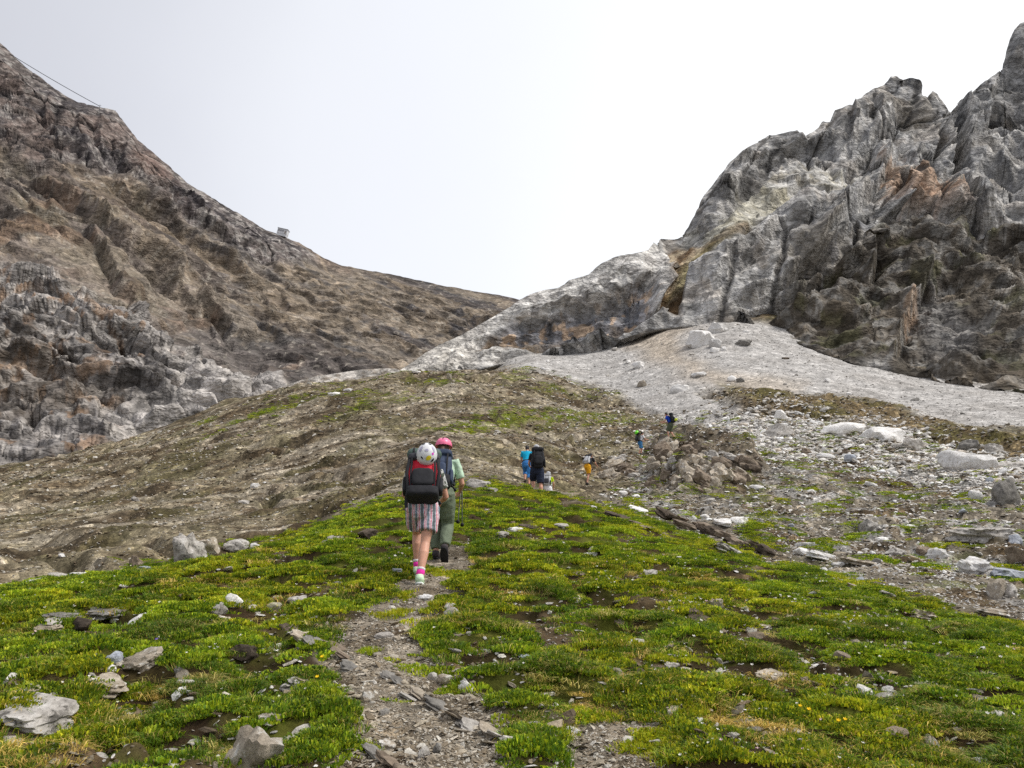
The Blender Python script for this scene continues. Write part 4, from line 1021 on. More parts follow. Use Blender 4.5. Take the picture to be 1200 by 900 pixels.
def helmet_parts(root, mat, r, stickers=(), vents=True, rim=None, strap=BLACK):
    """climbing helmet, crown along local +z, brow towards +y"""
    d, f = ICO[4]
    p = d * np.array([.84, 1.0, .80]) * r
    p[:, 2] = np.where(p[:, 2] < -.12 * r, -.12 * r - .10 * (p[:, 2] + .12 * r), p[:, 2]); p[:, 2] += .03 * r * np.cos(3 * np.arctan2(d[:, 0], d[:, 1])) * (1 - np.abs(d[:, 2]))
    rg = np.abs(np.sin(np.arctan2(d[:, 0], d[:, 2]) * 2.5)); p *= (1 + .025 * rg * np.clip(d[:, 2] + .2, 0, 1))[:, None]
    sh = put('shell', mesh_np('shell', p, None, f), mat, root)
    s = Solid(); an = np.linspace(0, 2 * math.pi, 25)
    s.tube([V3(.845*r*math.cos(a), 1.005*r*math.sin(a), -.10*r) for a in an], [.035*r]*25, 6); s.build('rim', rim or mat, root, 0)
    if vents:
        for th, ph in ((.75,.5),(.75,2.64),(.85,-.6),(.85,3.7),(.35,1.57),(.95,1.57),(.9,-1.57),(.55,-1.57)):
            n = V3(math.sin(th)*math.cos(ph), math.sin(th)*math.sin(ph), math.cos(th)); c = n * np.array([.84,1.0,.80]) * r * .985
            Rm = np.array(Vector(n).to_track_quat('Z', 'Y').to_matrix())
            Solid().ell(c, (.055*r,.14*r,.05*r), Rm).build('vent', SOLE, root, 0)
    for m, th, ph, w, hh in stickers:
        g = np.linspace(-1, 1, 9); A, B = np.meshgrid(g, g, indexing='ij'); k = (1 - .25 * (A**2 * B**2))
        tt = th + A * hh * k; pp = ph + B * w * k / max(math.sin(th), .3)
        n = np.stack([np.sin(tt)*np.cos(pp), np.sin(tt)*np.sin(pp), np.cos(tt)], -1)
        sp = Solid(); v = (n * np.array([.84,1.0,.80]) * r * 1.045).reshape(-1, 3)
        sp.add(v, grid_quads(9, 9)); sp.build('sticker', m, root, 0)
    for s_ in (-1, 1):
        Solid().tube([V3(s_*.80*r,.1*r,-.08*r), V3(s_*.55*r,.1*r,-.75*r), V3(s_*.1*r,.2*r,-1.05*r)], [.03*r]*3, 6).build('chin_strap', strap, root, 0)
def backpack(hk, label, w, hgt, dep, z0, body, lid, pocket, straps, cat_='backpack', top=None, group='packs carried by the hikers', vox=.012, extra=None):
    root = put('backpack', None, None, label=label, category=cat_, group=group); root.matrix_world = hk.frame()
    h = hk.H; y0 = -.075 * h; zc = z0 + hgt / 2
    s = Solid().tube([V3(0,y0-dep*.42,z0+.02), V3(0,y0-dep*.52,z0+hgt*.35), V3(0,y0-dep*.5,z0+hgt*.7), V3(0,y0-dep*.42,z0+hgt)], [(w*.42,dep*.42),(w*.5,dep*.52),(w*.5,dep*.5),(w*.44,dep*.42)], 20, cap=.45)
    s.build('main_bag', body, root, vox, 4, .003, 11)
    Solid().box((0, y0-dep*.48, z0+hgt*1.04), (w*.47, dep*.52, hgt*.11)).build('lid', lid, root, vox, 2, .003, 5)
    Solid().box((0, y0-dep*1.0, z0+hgt*.36), (w*.31, dep*.20, hgt*.25)).build('front_pocket', pocket, root, vox, 3, .003, 9)
    for q in (-1, 1):
        Solid().box((q*w*.5, y0-dep*.5, z0+hgt*.25), (w*.07, dep*.34, hgt*.22)).build('side_pocket', pocket, root, vox, 2, .002)
        Solid().tube([V3(q*w*.33,y0-dep*.98,z0+hgt*.95), V3(q*w*.34,y0-dep*1.08,z0+hgt*.5), V3(q*w*.33,y0-dep*.92,z0+hgt*.02)], [(.012,.004)]*3, 8).build('compression_strap', straps, root, 0)
        Solid().tube([V3(q*.052*h,y0+.01,z0+hgt*.82), V3(q*.07*h,.0,.315*h+.035), V3(q*.075*h,.085*h,.27*h), V3(q*.085*h,.09*h,.18*h), V3(q*.10*h,.02,.09*h), V3(q*.08*h,y0,.07*h)], [(.026,.010)]*6, 8).build('shoulder_strap', straps, root, 0)
        Solid().tube([V3(q*.07*h,y0-.01,.06*h), V3(q*.118*h,0,.05*h), V3(q*.05*h,.09*h,.045*h), V3(0,.098*h,.045*h)], [(.012,.03),(.012,.03),(.01,.02),(.008,.014)], 8, side=(0,1,0)).build('hip_belt', straps, root, 0)
    Solid().tube([V3(-.03,y0-.0,z0+hgt*1.02), V3(0,y0+.012,z0+hgt*1.10), V3(.03,y0,z0+hgt*1.02)], [.008]*3, 8).build('haul_loop', straps, root, 0)
    return root, y0, zc
def pole(label, p0, p1, group='trekking poles'):
    p0, p1 = np.array(p0), np.array(p1); root = put('trekking_pole', None, None, label=label, category='trekking pole', group=group); root.location = p0
    d = p1 - p0; L = np.linalg.norm(d); u = d / L
    Solid().tube([V3(0,0,0), d * .5], [.009, .008], 8).build('upper_shaft', METAL, root, 0); Solid().tube([d * .5, d * .96], [.007, .006], 8).build('lower_shaft', METAL, root, 0)
    Solid().tube([-u * .13, -u * .06, V3(0,0,0)], [.017, .015, .013], 10).build('grip', BLACK, root, 0); Solid().tube([d * .955, d], [.006, .002], 6).build('tip', METAL, root, 0)
    Solid().tube([d * .94 - u * .004, d * .94 + u * .004], [.028, .028], 12).build('basket', SOLE, root, 0)
    return root
D = math.radians
# 1 the nearest hiker
a = Hiker('hiker with the red and black pack, patterned shorts and pink socks on the trail', (492, 684), 1.66, D(4), 28, (-.06, .58, 0.0), (.0, -.04, 0.0), pelvis=.50, armL=(28, 12, 55), armR=(12, 16, 70), nod=28, voxel=.0065, toe=(6, -16))
a.hair(HAIR, True); a.shirt(PATTERN, .62); a.legwear(SHORTS, 'shorts', .66, 1.18, .6); a.shoes(SHOE, SHOEW, PINKSOCK, WHITE)
pk, y0, zc = backpack(a, 'red and black trekking pack with a rolled green bag on top', .40, .46, .22, .035, RED, CHAR, BLACK, BLACK)
Solid().tube([V3(-.145,y0-.10,.60), V3(.145,y0-.10,.60)], [.075,.075], 16).build('rolled_bag', GREENBAG, pk, .012, 3, .003)
for q in (-1, 1): Solid().tube([V3(q*.12,y0-.10,.50)] + [V3(q*.12, y0-.10+.082*math.cos(t_), .60+.082*math.sin(t_)) for t_ in np.linspace(-1.4, 4.4, 12)], [(.012,.004)]*13, 8).build('bag_strap', BLACK, pk, 0)
Solid().box((0,y0-.12,.035), (.185,.13,.07)).build('bottom_compartment', BLACK, pk, .012, 3, .003)
for q in (-1, 1): Solid().tube([V3(q*.16,y0-.2,.46), V3(q*.185,y0-.22,.28), V3(q*.16,y0-.19,.02)], [(.02,.006)]*3, 8).build('side_strap', BLACK, pk, 0)
Solid().tube([V3(-.175,y0-.10,.06), V3(-.18,y0-.10,-.06), V3(-.175,y0-.10,-.12)], [(.02,.006)]*3, 8).build('hanging_strap', BLACK, pk, 0)
hm = put('helmet', None, None, label='white climbing helmet with yellow and magenta stickers hung on the red pack', category='helmet', group='helmets hung on packs')
hm.matrix_world = a.frame() @ Matrix.Translation((.035, y0 - .235, .505)) @ Matrix.Rotation(D(112), 4, 'X')
helmet_parts(hm, HELMW, .138, [(YEL,.50,-1.1,.26,.19),(MAG,.66,-.1,.11,.11),(LILAC,.85,.5,.3,.12),(LILAC,.7,2.6,.28,.13),(BLACK,.62,-2.4,.14,.07),(LILAC,.22,1.5,.25,.10),(CHAR,1.0,1.2,.16,.10),(CHAR,1.0,1.95,.16,.10),(BLACK,.95,-.75,.2,.10)], vents=False, rim=HELMW)
# 2 the hiker in the pink helmet
b = Hiker('hiker in a pink helmet, mint shirt and sage trousers beside the nearest one', (514, 656), 1.71, D(-3), 24, (-.05, .10, 0.0), (.10, -.14, .10), pelvis=.49, armL=(18, 8, 60), armR=(8, 16, 62), nod=2, voxel=.0065, toe=(-8, -58))
b.hair(HAIR, True); b.shirt(MINT, .72); b.legwear(KHAKI, 'trousers', 1.86, 1.12); b.shoes(DSHOE, SOLE)
hl = put('helmet', None, None, b.root); hl.matrix_world = Matrix.Translation(Vector(b.loc)) @ Matrix.Rotation(b.yaw, 4, 'Z') @ Matrix.Translation(Vector(b.head + b.HR @ V3(0,-.008,.045))) @ Matrix([list(r) + [0] for r in b.HR] + [[0,0,0,1]])
hl.matrix_parent_inverse = Matrix(); 
hl.matrix_basis = Matrix.Translation(Vector(b.head + b.HR @ V3(0,-.012,.05))) @ Matrix([list(r) + [0] for r in b.HR] + [[0,0,0,1]])
helmet_parts(hl, PINK, .138)
pk, y0, zc = backpack(b, 'navy hiking pack with a single centre strap on the pink helmeted hiker', .34, .43, .20, .04, NAVY, NAVY, NAVY, BLACK)
Solid().tube([V3(.0,y0-.17,.53), V3(0,y0-.245,.42), V3(0,y0-.25,.28)], [(.016,.005)]*3, 8).build('centre_strap', BLACK, pk, 0)
Solid().box((0,y0-.255,.27), (.018,.006,.014)).build('label_patch', GREYW, pk, 0)
Solid().box((0,y0-.11,.07), (.165,.115,.085)).build('bottom_compartment', BLACK, pk, .012, 3, .003)
wr = b.loc + Rz(b.yaw) @ (b.arms[1][2] + b.arms[1][3] * .09)
pole('black trekking pole carried point down by the pink helmeted hiker', wr + V3(.02, 0, .05), wr + V3(.0, -.22, -.42))
pole('second black pole beside the first in the same hand', wr + V3(.035, .02, .05), wr + V3(.055, -.10, -.46)) 
# 3-5 the group on the crest
c = Hiker('man with the tall black pack, navy shorts and pale cap on the crest', (629.5, 575, 25.5), 1.78, D(6), 8, (-.11, .06, 0.0), (.12, -.16, .05), pelvis=.515, armL=(10, 12, 70), armR=(10, 10, 60), nod=8, voxel=.011, toe=(0, -35), build=1.08)
c.hair(DKHAIR); c.shirt(BLACK, .6); c.legwear(DKNAVY, 'shorts', .95, 1.2); c.shoes(DSHOE, SOLE, GREYW)
s_ = Solid().ell(c.head + c.HR @ V3(0,-.012,.06), (.10,.115,.095), c.HR); s_.tube([c.head + c.HR @ V3(-.06,.09,.05), c.head + c.HR @ V3(0,.15,.04), c.head + c.HR @ V3(.06,.09,.05)], [(.02,.008)]*3, 8); s_.build('cap', GREYW, c.root, .012, 2)
backpack(c, 'tall black trekking pack on the man in navy shorts', .42, .57, .27, .03, BLACK, BLACK, BLACK, BLACK)
wr = c.loc + Rz(c.yaw) @ (c.arms[1][2] + c.arms[1][3] * .09)
pole('trekking pole in the hand of the man with the tall black pack', wr + V3(0, 0, .06), V3(wr[0] + .05, wr[1] + .1, float(ground_at(wr[0] + .05, wr[1] + .1))))
d = Hiker('hiker in turquoise with light blue rolled trousers, half behind the tall black pack', (617.5, 574, 27.5), 1.58, D(-4), 20, (-.08, .20, 0.0), (.08, -.08, 0.0), pelvis=.50, armL=(20, 8, 50), armR=(20, 8, 50), nod=20, voxel=.011)
d.hair(DKHAIR, True); d.shirt(TURQ, .6); d.legwear(BLUEP, 'rolled_trousers', 1.35, 1.05); d.shoes(DSHOE, SOLE)
Solid().tube([d.t(0,0,.02), d.t(0,.0,.10)], [(.175,.14),(.172,.135)], 18, cap=.3).build('tied_jacket', BLACK, d.root, .012, 3, .005)
g_ = Hiker('small hiker in a neon yellow shirt and long white shorts on the crest', (641.5, 574, 27.2), 1.26, D(-14), 16, (-.07, .12, 0.0), (.07, -.06, 0.0), pelvis=.50, armL=(15, 10, 40), armR=(14, 14, 40), nod=10, voxel=.011)
g_.hair(HAIR); g_.shirt(NEON, .55); g_.legwear(WHITE, 'long_shorts', 1.05, 1.35); g_.shoes(DSHOE, SOLE)
backpack(g_, 'pale grey daypack on the small hiker in neon yellow', .26, .34, .15, .06, GREYW, GREYW, CHAR, GREYW)
Solid().ell(g_.head + g_.HR @ V3(0,-.01,.04), (.085,.1,.07), g_.HR).build('cap', GREYW, g_.root, .012, 2)
# 6 mustard shorts
e_ = Hiker('hiker in a black shirt and mustard shorts walking past the dark hollow', (688, 563), 1.66, D(-38), 32, (-.09, .20, 0.0), (.09, -.12, 0.0), pelvis=.49, armL=(25, 12, 30), armR=(30, 14, 35), nod=6, voxel=.012)
e_.hair(DKHAIR); e_.shirt(BLACK, .6); e_.legwear(ORANGE, 'shorts', .85, 1.2); e_.shoes(DSHOE, SOLE)
backpack(e_, 'grey and black daypack on the hiker in mustard shorts', .32, .44, .18, .06, GREYW, BLACK, GREYW, BLACK)
wr = e_.loc + Rz(e_.yaw) @ (e_.arms[0][2] + e_.arms[0][3] * .09); wr2 = e_.loc + Rz(e_.yaw) @ (e_.arms[1][2] + e_.arms[1][3] * .09)
pole('pole planted by the hiker in mustard shorts on the valley side', wr + V3(0, 0, .05), V3(wr[0] - .15, wr[1] - .1, float(ground_at(wr[0] - .15, wr[1] - .1))))
pole('pole planted ahead of the hiker in mustard shorts', wr2 + V3(0, 0, .05), V3(wr2[0] + .25, wr2[1] + .15, float(ground_at(wr2[0] + .25, wr2[1] + .15))))
# 7 lime helmet on the pack
f_ = Hiker('hiker in a white shirt and blue shorts above the crest, lime helmet on the pack', (750, 533), 1.68, D(-62), 14, (-.08, .18, 0.0), (.08, -.14, 0.0), pelvis=.505, armL=(20, 10, 60), armR=(30, 12, 60), nod=14, voxel=.012)
f_.hair(DKHAIR); f_.shirt(WHITE, .6); f_.legwear(STEEL, 'shorts', .98, 1.15); f_.shoes(DSHOE, SOLE)
backpack(f_, 'dark olive pack carrying the lime helmet', .34, .50, .24, .05, OLIVEPACK, OLIVEPACK, CHAR, BLACK)
hm = put('helmet', None, None, label='lime green helmet hung on the dark olive pack', category='helmet', group='helmets hung on packs')
hm.matrix_world = f_.frame() @ Matrix.Translation((0, -.42, .60)) @ Matrix.Rotation(D(60), 4, 'X'); helmet_parts(hm, LIMEG, .165)
# 8 royal blue shirt
h_ = Hiker('hiker in a royal blue shirt and olive shorts highest on the path', (787, 514), 1.76, D(58), 16, (-.08, .16, 0.0), (.08, -.14, 0.0), pelvis=.505, armL=(24, 12, 60), armR=(24, 12, 60), nod=20, voxel=.012)
h_.hair(DKHAIR); h_.shirt(BLUES, .6); h_.legwear(OLIVE, 'shorts', 1.0, 1.2); h_.shoes(DSHOE, SOLE)
backpack(h_, 'black pack on the hiker in the royal blue shirt', .34, .54, .22, .05, BLACK, BLACK, BLACK, BLACK)
bg = put('hanging_bag', None, None, label='lime yellow bag hanging on the black pack of the blue shirted hiker', category='bag'); bg.matrix_world = h_.frame() @ Matrix.Translation((0, -.42, .16))
Solid().ell((0,0,0), (.13,.12,.09)).build('bag_body', LIMEBAG, bg, .015, 2, .004); Solid().tube([V3(0,.0,.08), V3(0,.08,.16)], [.01,.01], 8).build('bag_cord', BLACK, bg, 0)

# ================================================================== hut and cable on the skyline
def box_mesh(name, c, h_, mat, parent, R=None):
    s = Solid(); v = np.array([[x, y, z] for x in (-1, 1) for y in (-1, 1) for z in (-1, 1)], float) * np.array(h_)
    if R is not None: v = v @ R.T
    s.add(v + np.array(c), [(0,1,3,2),(4,6,7,5),(0,4,5,1),(2,3,7,6),(0,2,6,4),(1,5,7,3)])
    o = s.build(name, mat, parent, 0); o.data.polygons.foreach_set('use_smooth', np.zeros(6, bool)); return o
HUTW = plain('whitewashed_wall', (214,214,216), amt=.1); HUTR = plain('grey_metal_roof', (176,178,182), .5, .4); GLASS = plain('window_glass', (120,126,134), .15, .5, amt=.05); TIMB = plain('weathered_timber', (160,152,144))
p = at(331, 274.5, float(pull(492))) + EYE
hut = put('mountain_hut', None, None, label='small pale flat roofed building on the ridge of the brown mountain', category='hut'); hut.location = p; hut.rotation_euler = (0, D(13), 0); hut.scale = (0.45,) * 3
box_mesh('wall', (0,0,1.4), (3.1,1.8,1.5), HUTW, hut); rf = box_mesh('roof', (0,0,3.03), (3.35,2.1,.13), HUTR, hut); box_mesh('chimney', (1.6,.4,3.5), (.22,.22,.36), HUTW, rf); box_mesh('foundation', (0,0,-.9), (3.0,1.7,.8), HUTW, hut)
for x_ in (-2.2, -.9, .4):
    w_ = box_mesh('window', (x_,-1.81,1.7), (.45,.05,.5), TIMB, hut); box_mesh('pane', (x_,-1.865,1.7), (.36,.012,.41), GLASS, w_)
dr = box_mesh('door', (2.1,-1.82,.95), (.45,.05,.95), TIMB, hut)
p0 = at(9, 61.5, float(pull(446))) + EYE; p1 = at(117, 124.5, float(pull(452))) + EYE
s = Solid(); tt = np.linspace(0, 1, 24); L_ = np.linalg.norm(p1 - p0)
s.tube([p0 + (p1 - p0) * t_ - V3(0, 0, 4 * .010 * L_ * t_ * (1 - t_)) for t_ in tt], [.085] * 24, 8)
s.build('cable', METAL, None, 0); cb = bpy.data.objects['cable']; cb['label'] = 'dark cable stretched along the jagged skyline of the brown mountain'; cb['category'] = 'cable'
ms = put('mast', None, None, label='thin mast at the lower end of the cable on the skyline', category='mast'); ms.location = p1 - V3(0, 0, 1.2); ms.scale = (.42,) * 3
Solid().tube([V3(0,0,-3), V3(0,0,4.2)], [.16,.10], 8).build('post', METAL, ms, 0); Solid().tube([V3(-.9,0,3.2), V3(.9,0,3.2)], [.1,.1], 8).build('crossarm', METAL, ms, 0)

# ================================================================== STONES
def stone_geo(seed, dims, kind='block', sub=3):
    """a broken stone cut by random planes, half extents dims (x, y, z)"""
    r = np.random.default_rng(seed)
    d, f = ICO[sub]
    n = {'block': 13, 'slab': 9, 'round': 26, 'shard': 8}[kind]
    pl = r.normal(size=(n, 3)); pl /= np.linalg.norm(pl, axis=1)[:, None]
    off = r.uniform(0.62, 1.0, n)
    if kind in ('slab', 'shard'):
        pl = np.r_[pl * np.array([1, 1, 0.25]), [[0.08 * r.normal(), 0.08 * r.normal(), 1], [0.06 * r.normal(), 0.06 * r.normal(), -1]]]
        pl /= np.linalg.norm(pl, axis=1)[:, None]; off = np.r_[off, 0.66, 0.66]
    if kind == 'round': off = r.uniform(0.85, 1.0, n)
    dp = d @ pl.T
    rad = np.min(np.where(dp > 1e-3, off / np.maximum(dp, 1e-3), 9), axis=1)
    rad = np.minimum(rad, 1.25)
    p = d * rad[:, None]
    p = p + d * (0.05 * fbm(p * 1.8 + seed % 97, 3, 3) + 0.22 * facets(p * 2.4 + seed % 53, 5) + 0.07 * facets(p * 6.5 + seed % 89, 4) + 0.03 * fbm(p * 9, 2, 7))[:, None]
    if kind in ('slab', 'shard'):   # split edges along the bedding
        p[:, :2] *= (1 + 0.07 * np.sign(np.sin(p[:, 2] * 9 + 2 * fbm(p * 1.5, 2, 6))) * sstep(0.3, 0.8, np.hypot(p[:, 0], p[:, 1])))[:, None]
    p = p / np.abs(p).max(0) * np.array(dims)
    return p, f
def stone_mesh(name, seed, dims, kind='block', sub=3, mat=None):
    p, f = stone_geo(seed, dims, kind, sub)
    me = mesh_np(name, p, None, f)
    me.set_sharp_from_angle(angle=math.radians(32))
    if mat: me.materials.append(mat)
    return me
def stone_material(name, c1, c2, c3, spot=None):
    m = Mat(name, 0.9, 0.2); v = m.coord()
    oi = m.node('ShaderNodeObjectInfo')
    add = m.node('ShaderNodeVectorMath'); add.operation = 'ADD'; m.link(v, add.inputs[0])
    cb = m.node('ShaderNodeCombineXYZ'); m.link(m.math('MULTIPLY', oi.outputs['Random'], 37.0), cb.inputs[0]); m.link(cb.outputs[0], add.inputs[1])
    v = add.outputs[0]
    n = m.noise(v, 6, 10, 0.7); n2 = m.noise(v, 30, 6, 0.7)
    c = m.ramp(n, [(0.3, c1), (0.5, c2), (0.68, c3)])
    g = m.ramp(n2, [(0.3, 0.6), (0.5, 1.0), (0.7, 1.3)]); c = m.mix(c, g, 0.8, 'MULTIPLY')
    if spot is not None:
        sp = m.ramp(m.noise(v, 11, 5, 0.65), [(0.56, 0.0), (0.64, 1.0)]); c = m.mix(c, spot, sp)
    tn = m.ramp(oi.outputs['Random'], [(0.0, 0.8), (1.0, 1.18)]); c = m.mix(c, tn, 1.0, 'MULTIPLY')
    m.color(c); m.bump(m.math('ADD', n, m.math('MULTIPLY', n2, 0.4)), 0.7, 0.06)
    return m.m
T = lambda *a: tuple(S(*a, k=0.95))
STONE = {
 'white': stone_material('white_limestone', T(184,180,174), T(222,219,215), T(240,238,236), T(186,178,166)),
 'pale': stone_material('pale_grey_stone', T(120,114,108), T(176,170,162), T(206,202,196), T(96,92,86)),
 'tan': stone_material('tan_stone', T(120,108,92), T(168,156,139), T(198,188,172), T(210,206,198)),
 'brown': stone_material('brown_stone', T(88,76,64), T(130,116,101), T(158,146,130)),
 'grey': stone_material('grey_stone', T(84,82,80), T(126,122,116), T(160,156,150)),
 'blue': stone_material('bluish_grey_stone', T(126,130,138), T(164,168,176), T(200,204,210)),
 'dark': stone_material('dark_slate_stone', T(44,38,34), T(78,68,58), T(112,100,86)),
 'lichen': stone_material('lichened_stone', T(130,124,108), T(178,172,152), T(196,192,150), T(196,190,96)),
}
def bury(me_dims, x, y, yaw, tilt, roll, sink):
    n = slope_normal(x, y, max(0.06, me_dims[0]))
    n = (n * 0.75 + Vector((0, 0, 0.25))).normalized()
    q = n.to_track_quat('Z', 'Y').to_matrix().to_4x4()
    m = q @ Matrix.Rotation(yaw, 4, 'Z') @ Matrix.Rotation(roll, 4, 'Y') @ Matrix.Rotation(tilt, 4, 'X')
    z = float(ground_at(x, y))
    m.translation = Vector((x, y, z)) + n * me_dims[2] * sink
    return m
ROCK_SPOTS = []
def rock(u, v, w, h, col_, kind, label, tilt=0.0, roll=0.0, yaw=None, sink=0.18, group=None, name='rock', deep=0.7, cat='rock'):
    """a stone whose foot is seen at bearing (u, v), w by h in picture minutes turned to metres"""
    x, y, z = stand(u, v)
    dist = math.sqrt(x * x + y * y + (z - EYE[2]) ** 2)
    a = w / 900 * dist * 0.5; c = h / 900 * dist * 0.5
    if kind == 'slab': dims = (a, a * deep, max(c * 0.85, a * 0.17))
    else: dims = (a, a * deep, c * 1.4)
    fx, fy = x / math.hypot(x, y), y / math.hypot(x, y)
    x += fx * dims[1] * 0.5; y += fy * dims[1] * 0.5
    seed = int(u * 7 + v * 13)
    me = stone_mesh(name, seed, dims, kind, 4 if w > 30 and v > 560 else 3 if w > 14 else 2, STONE[col_])
    o = put(name, me, None, label=label, category=cat)
    if group: o['group'] = group
    o.matrix_world = bury(dims, x, y, random.uniform(-0.35, 0.35) if yaw is None else yaw, tilt, roll, sink)
    ROCK_SPOTS.append((x, y, max(dims[0], dims[1])))
    return o
G1 = 'stones lying in the near turf'; G2 = 'stones along the edge of the grassy hump'; G3 = 'rocks in the rubble field'; G4 = 'boulders on the scree fan'
# the near turf, hand placed
rock(222,656,44,34,'pale','block','big cracked pale boulder at the edge of the grassy hump',group=G2,deep=0.8)
rock(243,652,27,22,'tan','block','tan boulder leaning against the big cracked pale one',group=G2)
rock(276,648,36,16,'pale','block','low pale boulder uphill of the tan one on the hump edge',group=G2)
rock(298,643,18,9,'white','block','small white stone just beyond the low pale boulder',group=G2)
rock(160,664,17,13,'brown','block','small square brown stone below the big cracked boulder',group=G2)
rock(167,668,19,6,'blue','slab','thin bluish stone in front of the small square brown one',group=G2)
rock(144,670,10,5,'white','block','tiny white stone left of the small square brown one',group=G2)
rock(44,684,31,7,'white','slab','white flat stone farthest left along the hump edge',group=G2)
rock(68,678,22,7,'pale','slab','pale flat stone between two white ones on the hump edge',group=G2)
rock(93,676,30,8,'white','slab','white humped slab on the hump edge above the grass',group=G2)
rock(256,720,24,16,'pale','block','grey white stone, lower half of a close pair in the grass',group=G1)
rock(274,712,22,18,'white','block','white stone, upper half of a close pair in the grass',group=G1)
rock(262,729,20,8,'tan','slab','tan slab under the close white pair',group=G1)
rock(349,711,23,13,'pale','slab','smooth pale stone in the grass above the lichened one',group=G1,sink=0.12)
rock(321,716,17,12,'lichen','block','stone with yellow lichen in the grass',group=G1)
rock(294,708,22,6,'tan','slab','thin tan slab beside the white pair',group=G1)
rock(72,729,56,9,'grey','slab','long layered grey slab near the frame edge, topmost of its step',group=G1,roll=0.05)
rock(118,731,52,8,'grey','slab','long thin slab continuing the layered grey step',group=G1,roll=-0.03)
rock(62,736,18,8,'pale','slab','small pale slab tucked under the long layered slab',group=G1)
rock(55,742,29,8,'tan','slab','flat tan slab below the long layered one',group=G1)
rock(95,738,24,12,'dark','block','dark blocky stone under the layered grey step',group=G1)
rock(133,731,14,5,'white','slab','little white stone at the end of the layered step',group=G1)
rock(165,734,28,10,'white','slab','white and rusty flat stone above the bare hollow',group=G1)
rock(207,746,10,5,'tan','slab','small tan chip above the bare hollow',group=G1)
rock(288,774,38,19,'dark','block','smooth dark grey block beside the trail edge grass',group=G1)
rock(166,783,56,22,'tan','slab','tan slab with a white top, tilted in the turf',group=G1,roll=-0.28,tilt=0.1,sink=0.12)
rock(132,777,19,12,'blue','block','bluish stone next to the tilted white topped slab',group=G1)
rock(124,814,60,16,'tan','slab','long tan slab half sunk under a tuft',group=G1,roll=-0.1,sink=0.45)
rock(36,811,46,11,'tan','slab','long low slab near the frame edge below the steps',group=G1,roll=-0.08)
rock(20,826,14,8,'pale','block','small pale block above the largest flat slab',group=G1)
rock(34,860,88,24,'pale','slab','largest flat pale slab, cut by the frame edge',group=G1,roll=-0.05,sink=0.12)
rock(28,868,34,8,'brown','slab','brown slab under the largest flat pale slab',group=G1)
rock(298,902,62,62,'tan','block','big slanting tan boulder with a crack across it',group=G1,roll=0.3,sink=0.1,deep=0.9)
rock(318,850,33,18,'tan','slab','tan slab just above the big slanting cracked boulder',group=G1,sink=0.12)
rock(352,807,32,11,'pale','slab','smooth pale slab beside the yellow flower by the trail',group=G1,roll=0.15,sink=0.12)
rock(335,812,17,6,'grey','slab','grey slab lowest beside the smooth pale slab',group=G1)
rock(345,816,10,6,'white','block','tiny white stone in front of the smooth pale slab',group=G1)
rock(156,855,18,9,'pale','slab','narrow pale stone on the bare earth hollow',group=G1,roll=-0.3)
rock(139,873,11,6,'tan','block','small tan stone on the bare earth below the narrow pale one',group=G1)
rock(210,788,14,8,'grey','block','small grey stone left in the grass above the hollow',group=G1)
rock(256,834,20,7,'grey','slab','grey slab showing through the tufts',group=G1)
rock(396,681+4,14,6,'pale','slab','pale flat stone left of the first hiker on the hump',group=G1)
rock(381,639,14,9,'grey','block','grey stone on the hump crest left of the hikers',group=G1)
rock(394,634,26,10,'pale','slab','pale flat slab on the hump crest left of the hikers',group=G1)
rock(410,618+4,22,6,'brown','slab','brown slab on the hump crest nearest the hikers',group=G1)
rock(372,632,18,5,'dark','slab','dark thin slab on the hump crest',group=G1)
rock(530,725,26,14,'pale','block','pale square stone beside the trail below the hikers',group=G1)
rock(527,714,18,8,'pale','slab','pale slab just above the square stone by the trail',group=G1)
rock(500,703,19,9,'white','slab','white flat stone beside the trail, nearest the first hiker',group=G1)
rock(467,672,16,9,'blue','slab','bluish flat stone in the trail by the first hiker',group=G1)
rock(549,811,20,18,'white','shard','pale pointed slab standing at the trail edge',group=G1,roll=-0.6,sink=0.12)
rock(520,803,20,11,'tan','block','tan stone in the trail next to the pointed slab',group=G1)
rock(508,797,13,9,'pale','block','pale stone in the trail above the tan one',group=G1)
rock(432,822,22,14,'tan','block','tan round stone at the near trail edge',group=G1)
rock(452,877,22,11,'tan','slab','flat tan stone low on the trail',group=G1)
rock(497,888,19,14,'pale','block','pale stone in the lowest cluster on the trail',group=G1)
rock(511,884,15,14,'grey','block','grey stone in the lowest cluster on the trail',group=G1)
rock(505,892,12,9,'tan','block','tan stone at the foot of the lowest trail cluster',group=G1)
rock(451,838,14,10,'grey','block','grey stone in the trail above the flat tan one',group=G1)
rock(449,748,24,10,'pale','slab','pale flat slab across the middle of the trail',group=G1)
rock(466,750,14,9,'tan','slab','tan slab beside the flat one in the mid trail',group=G1)
rock(590,630,20,8,'pale','slab','pale slab in the grass right of the second hiker',group=G1)
rock(604,623,20,6,'white','slab','white slab above the pale one right of the hikers',group=G1)
rock(620,620,34,8,'dark','slab','dark slate slab breaking the grass right of the hikers',group=G1,roll=0.08)
rock(660,618,22,6,'pale','slab','pale thin slab beside the dark slate in the grass',group=G1)
rock(694,654,27,9,'white','slab','bright white stone alone in the grass',group=G1,sink=0.12)
rock(696,646,20,7,'pale','slab','pale slab just above the bright white stone',group=G1)
rock(676,675,30,10,'brown','slab','dark brown slab with a pale side in the grass',group=G1)
rock(642,682,12,6,'pale','block','small pale stone in the grass below the white one',group=G1)
rock(763,676,20,7,'pale','slab','pale grey slab in the middle of the grass slope',group=G1)
rock(612,697,10,5,'white','slab','small white chip in the grass below the hikers',group=G1)
rock(616,773,20,9,'blue','slab','bluish slab between tufts in the near grass',group=G1)
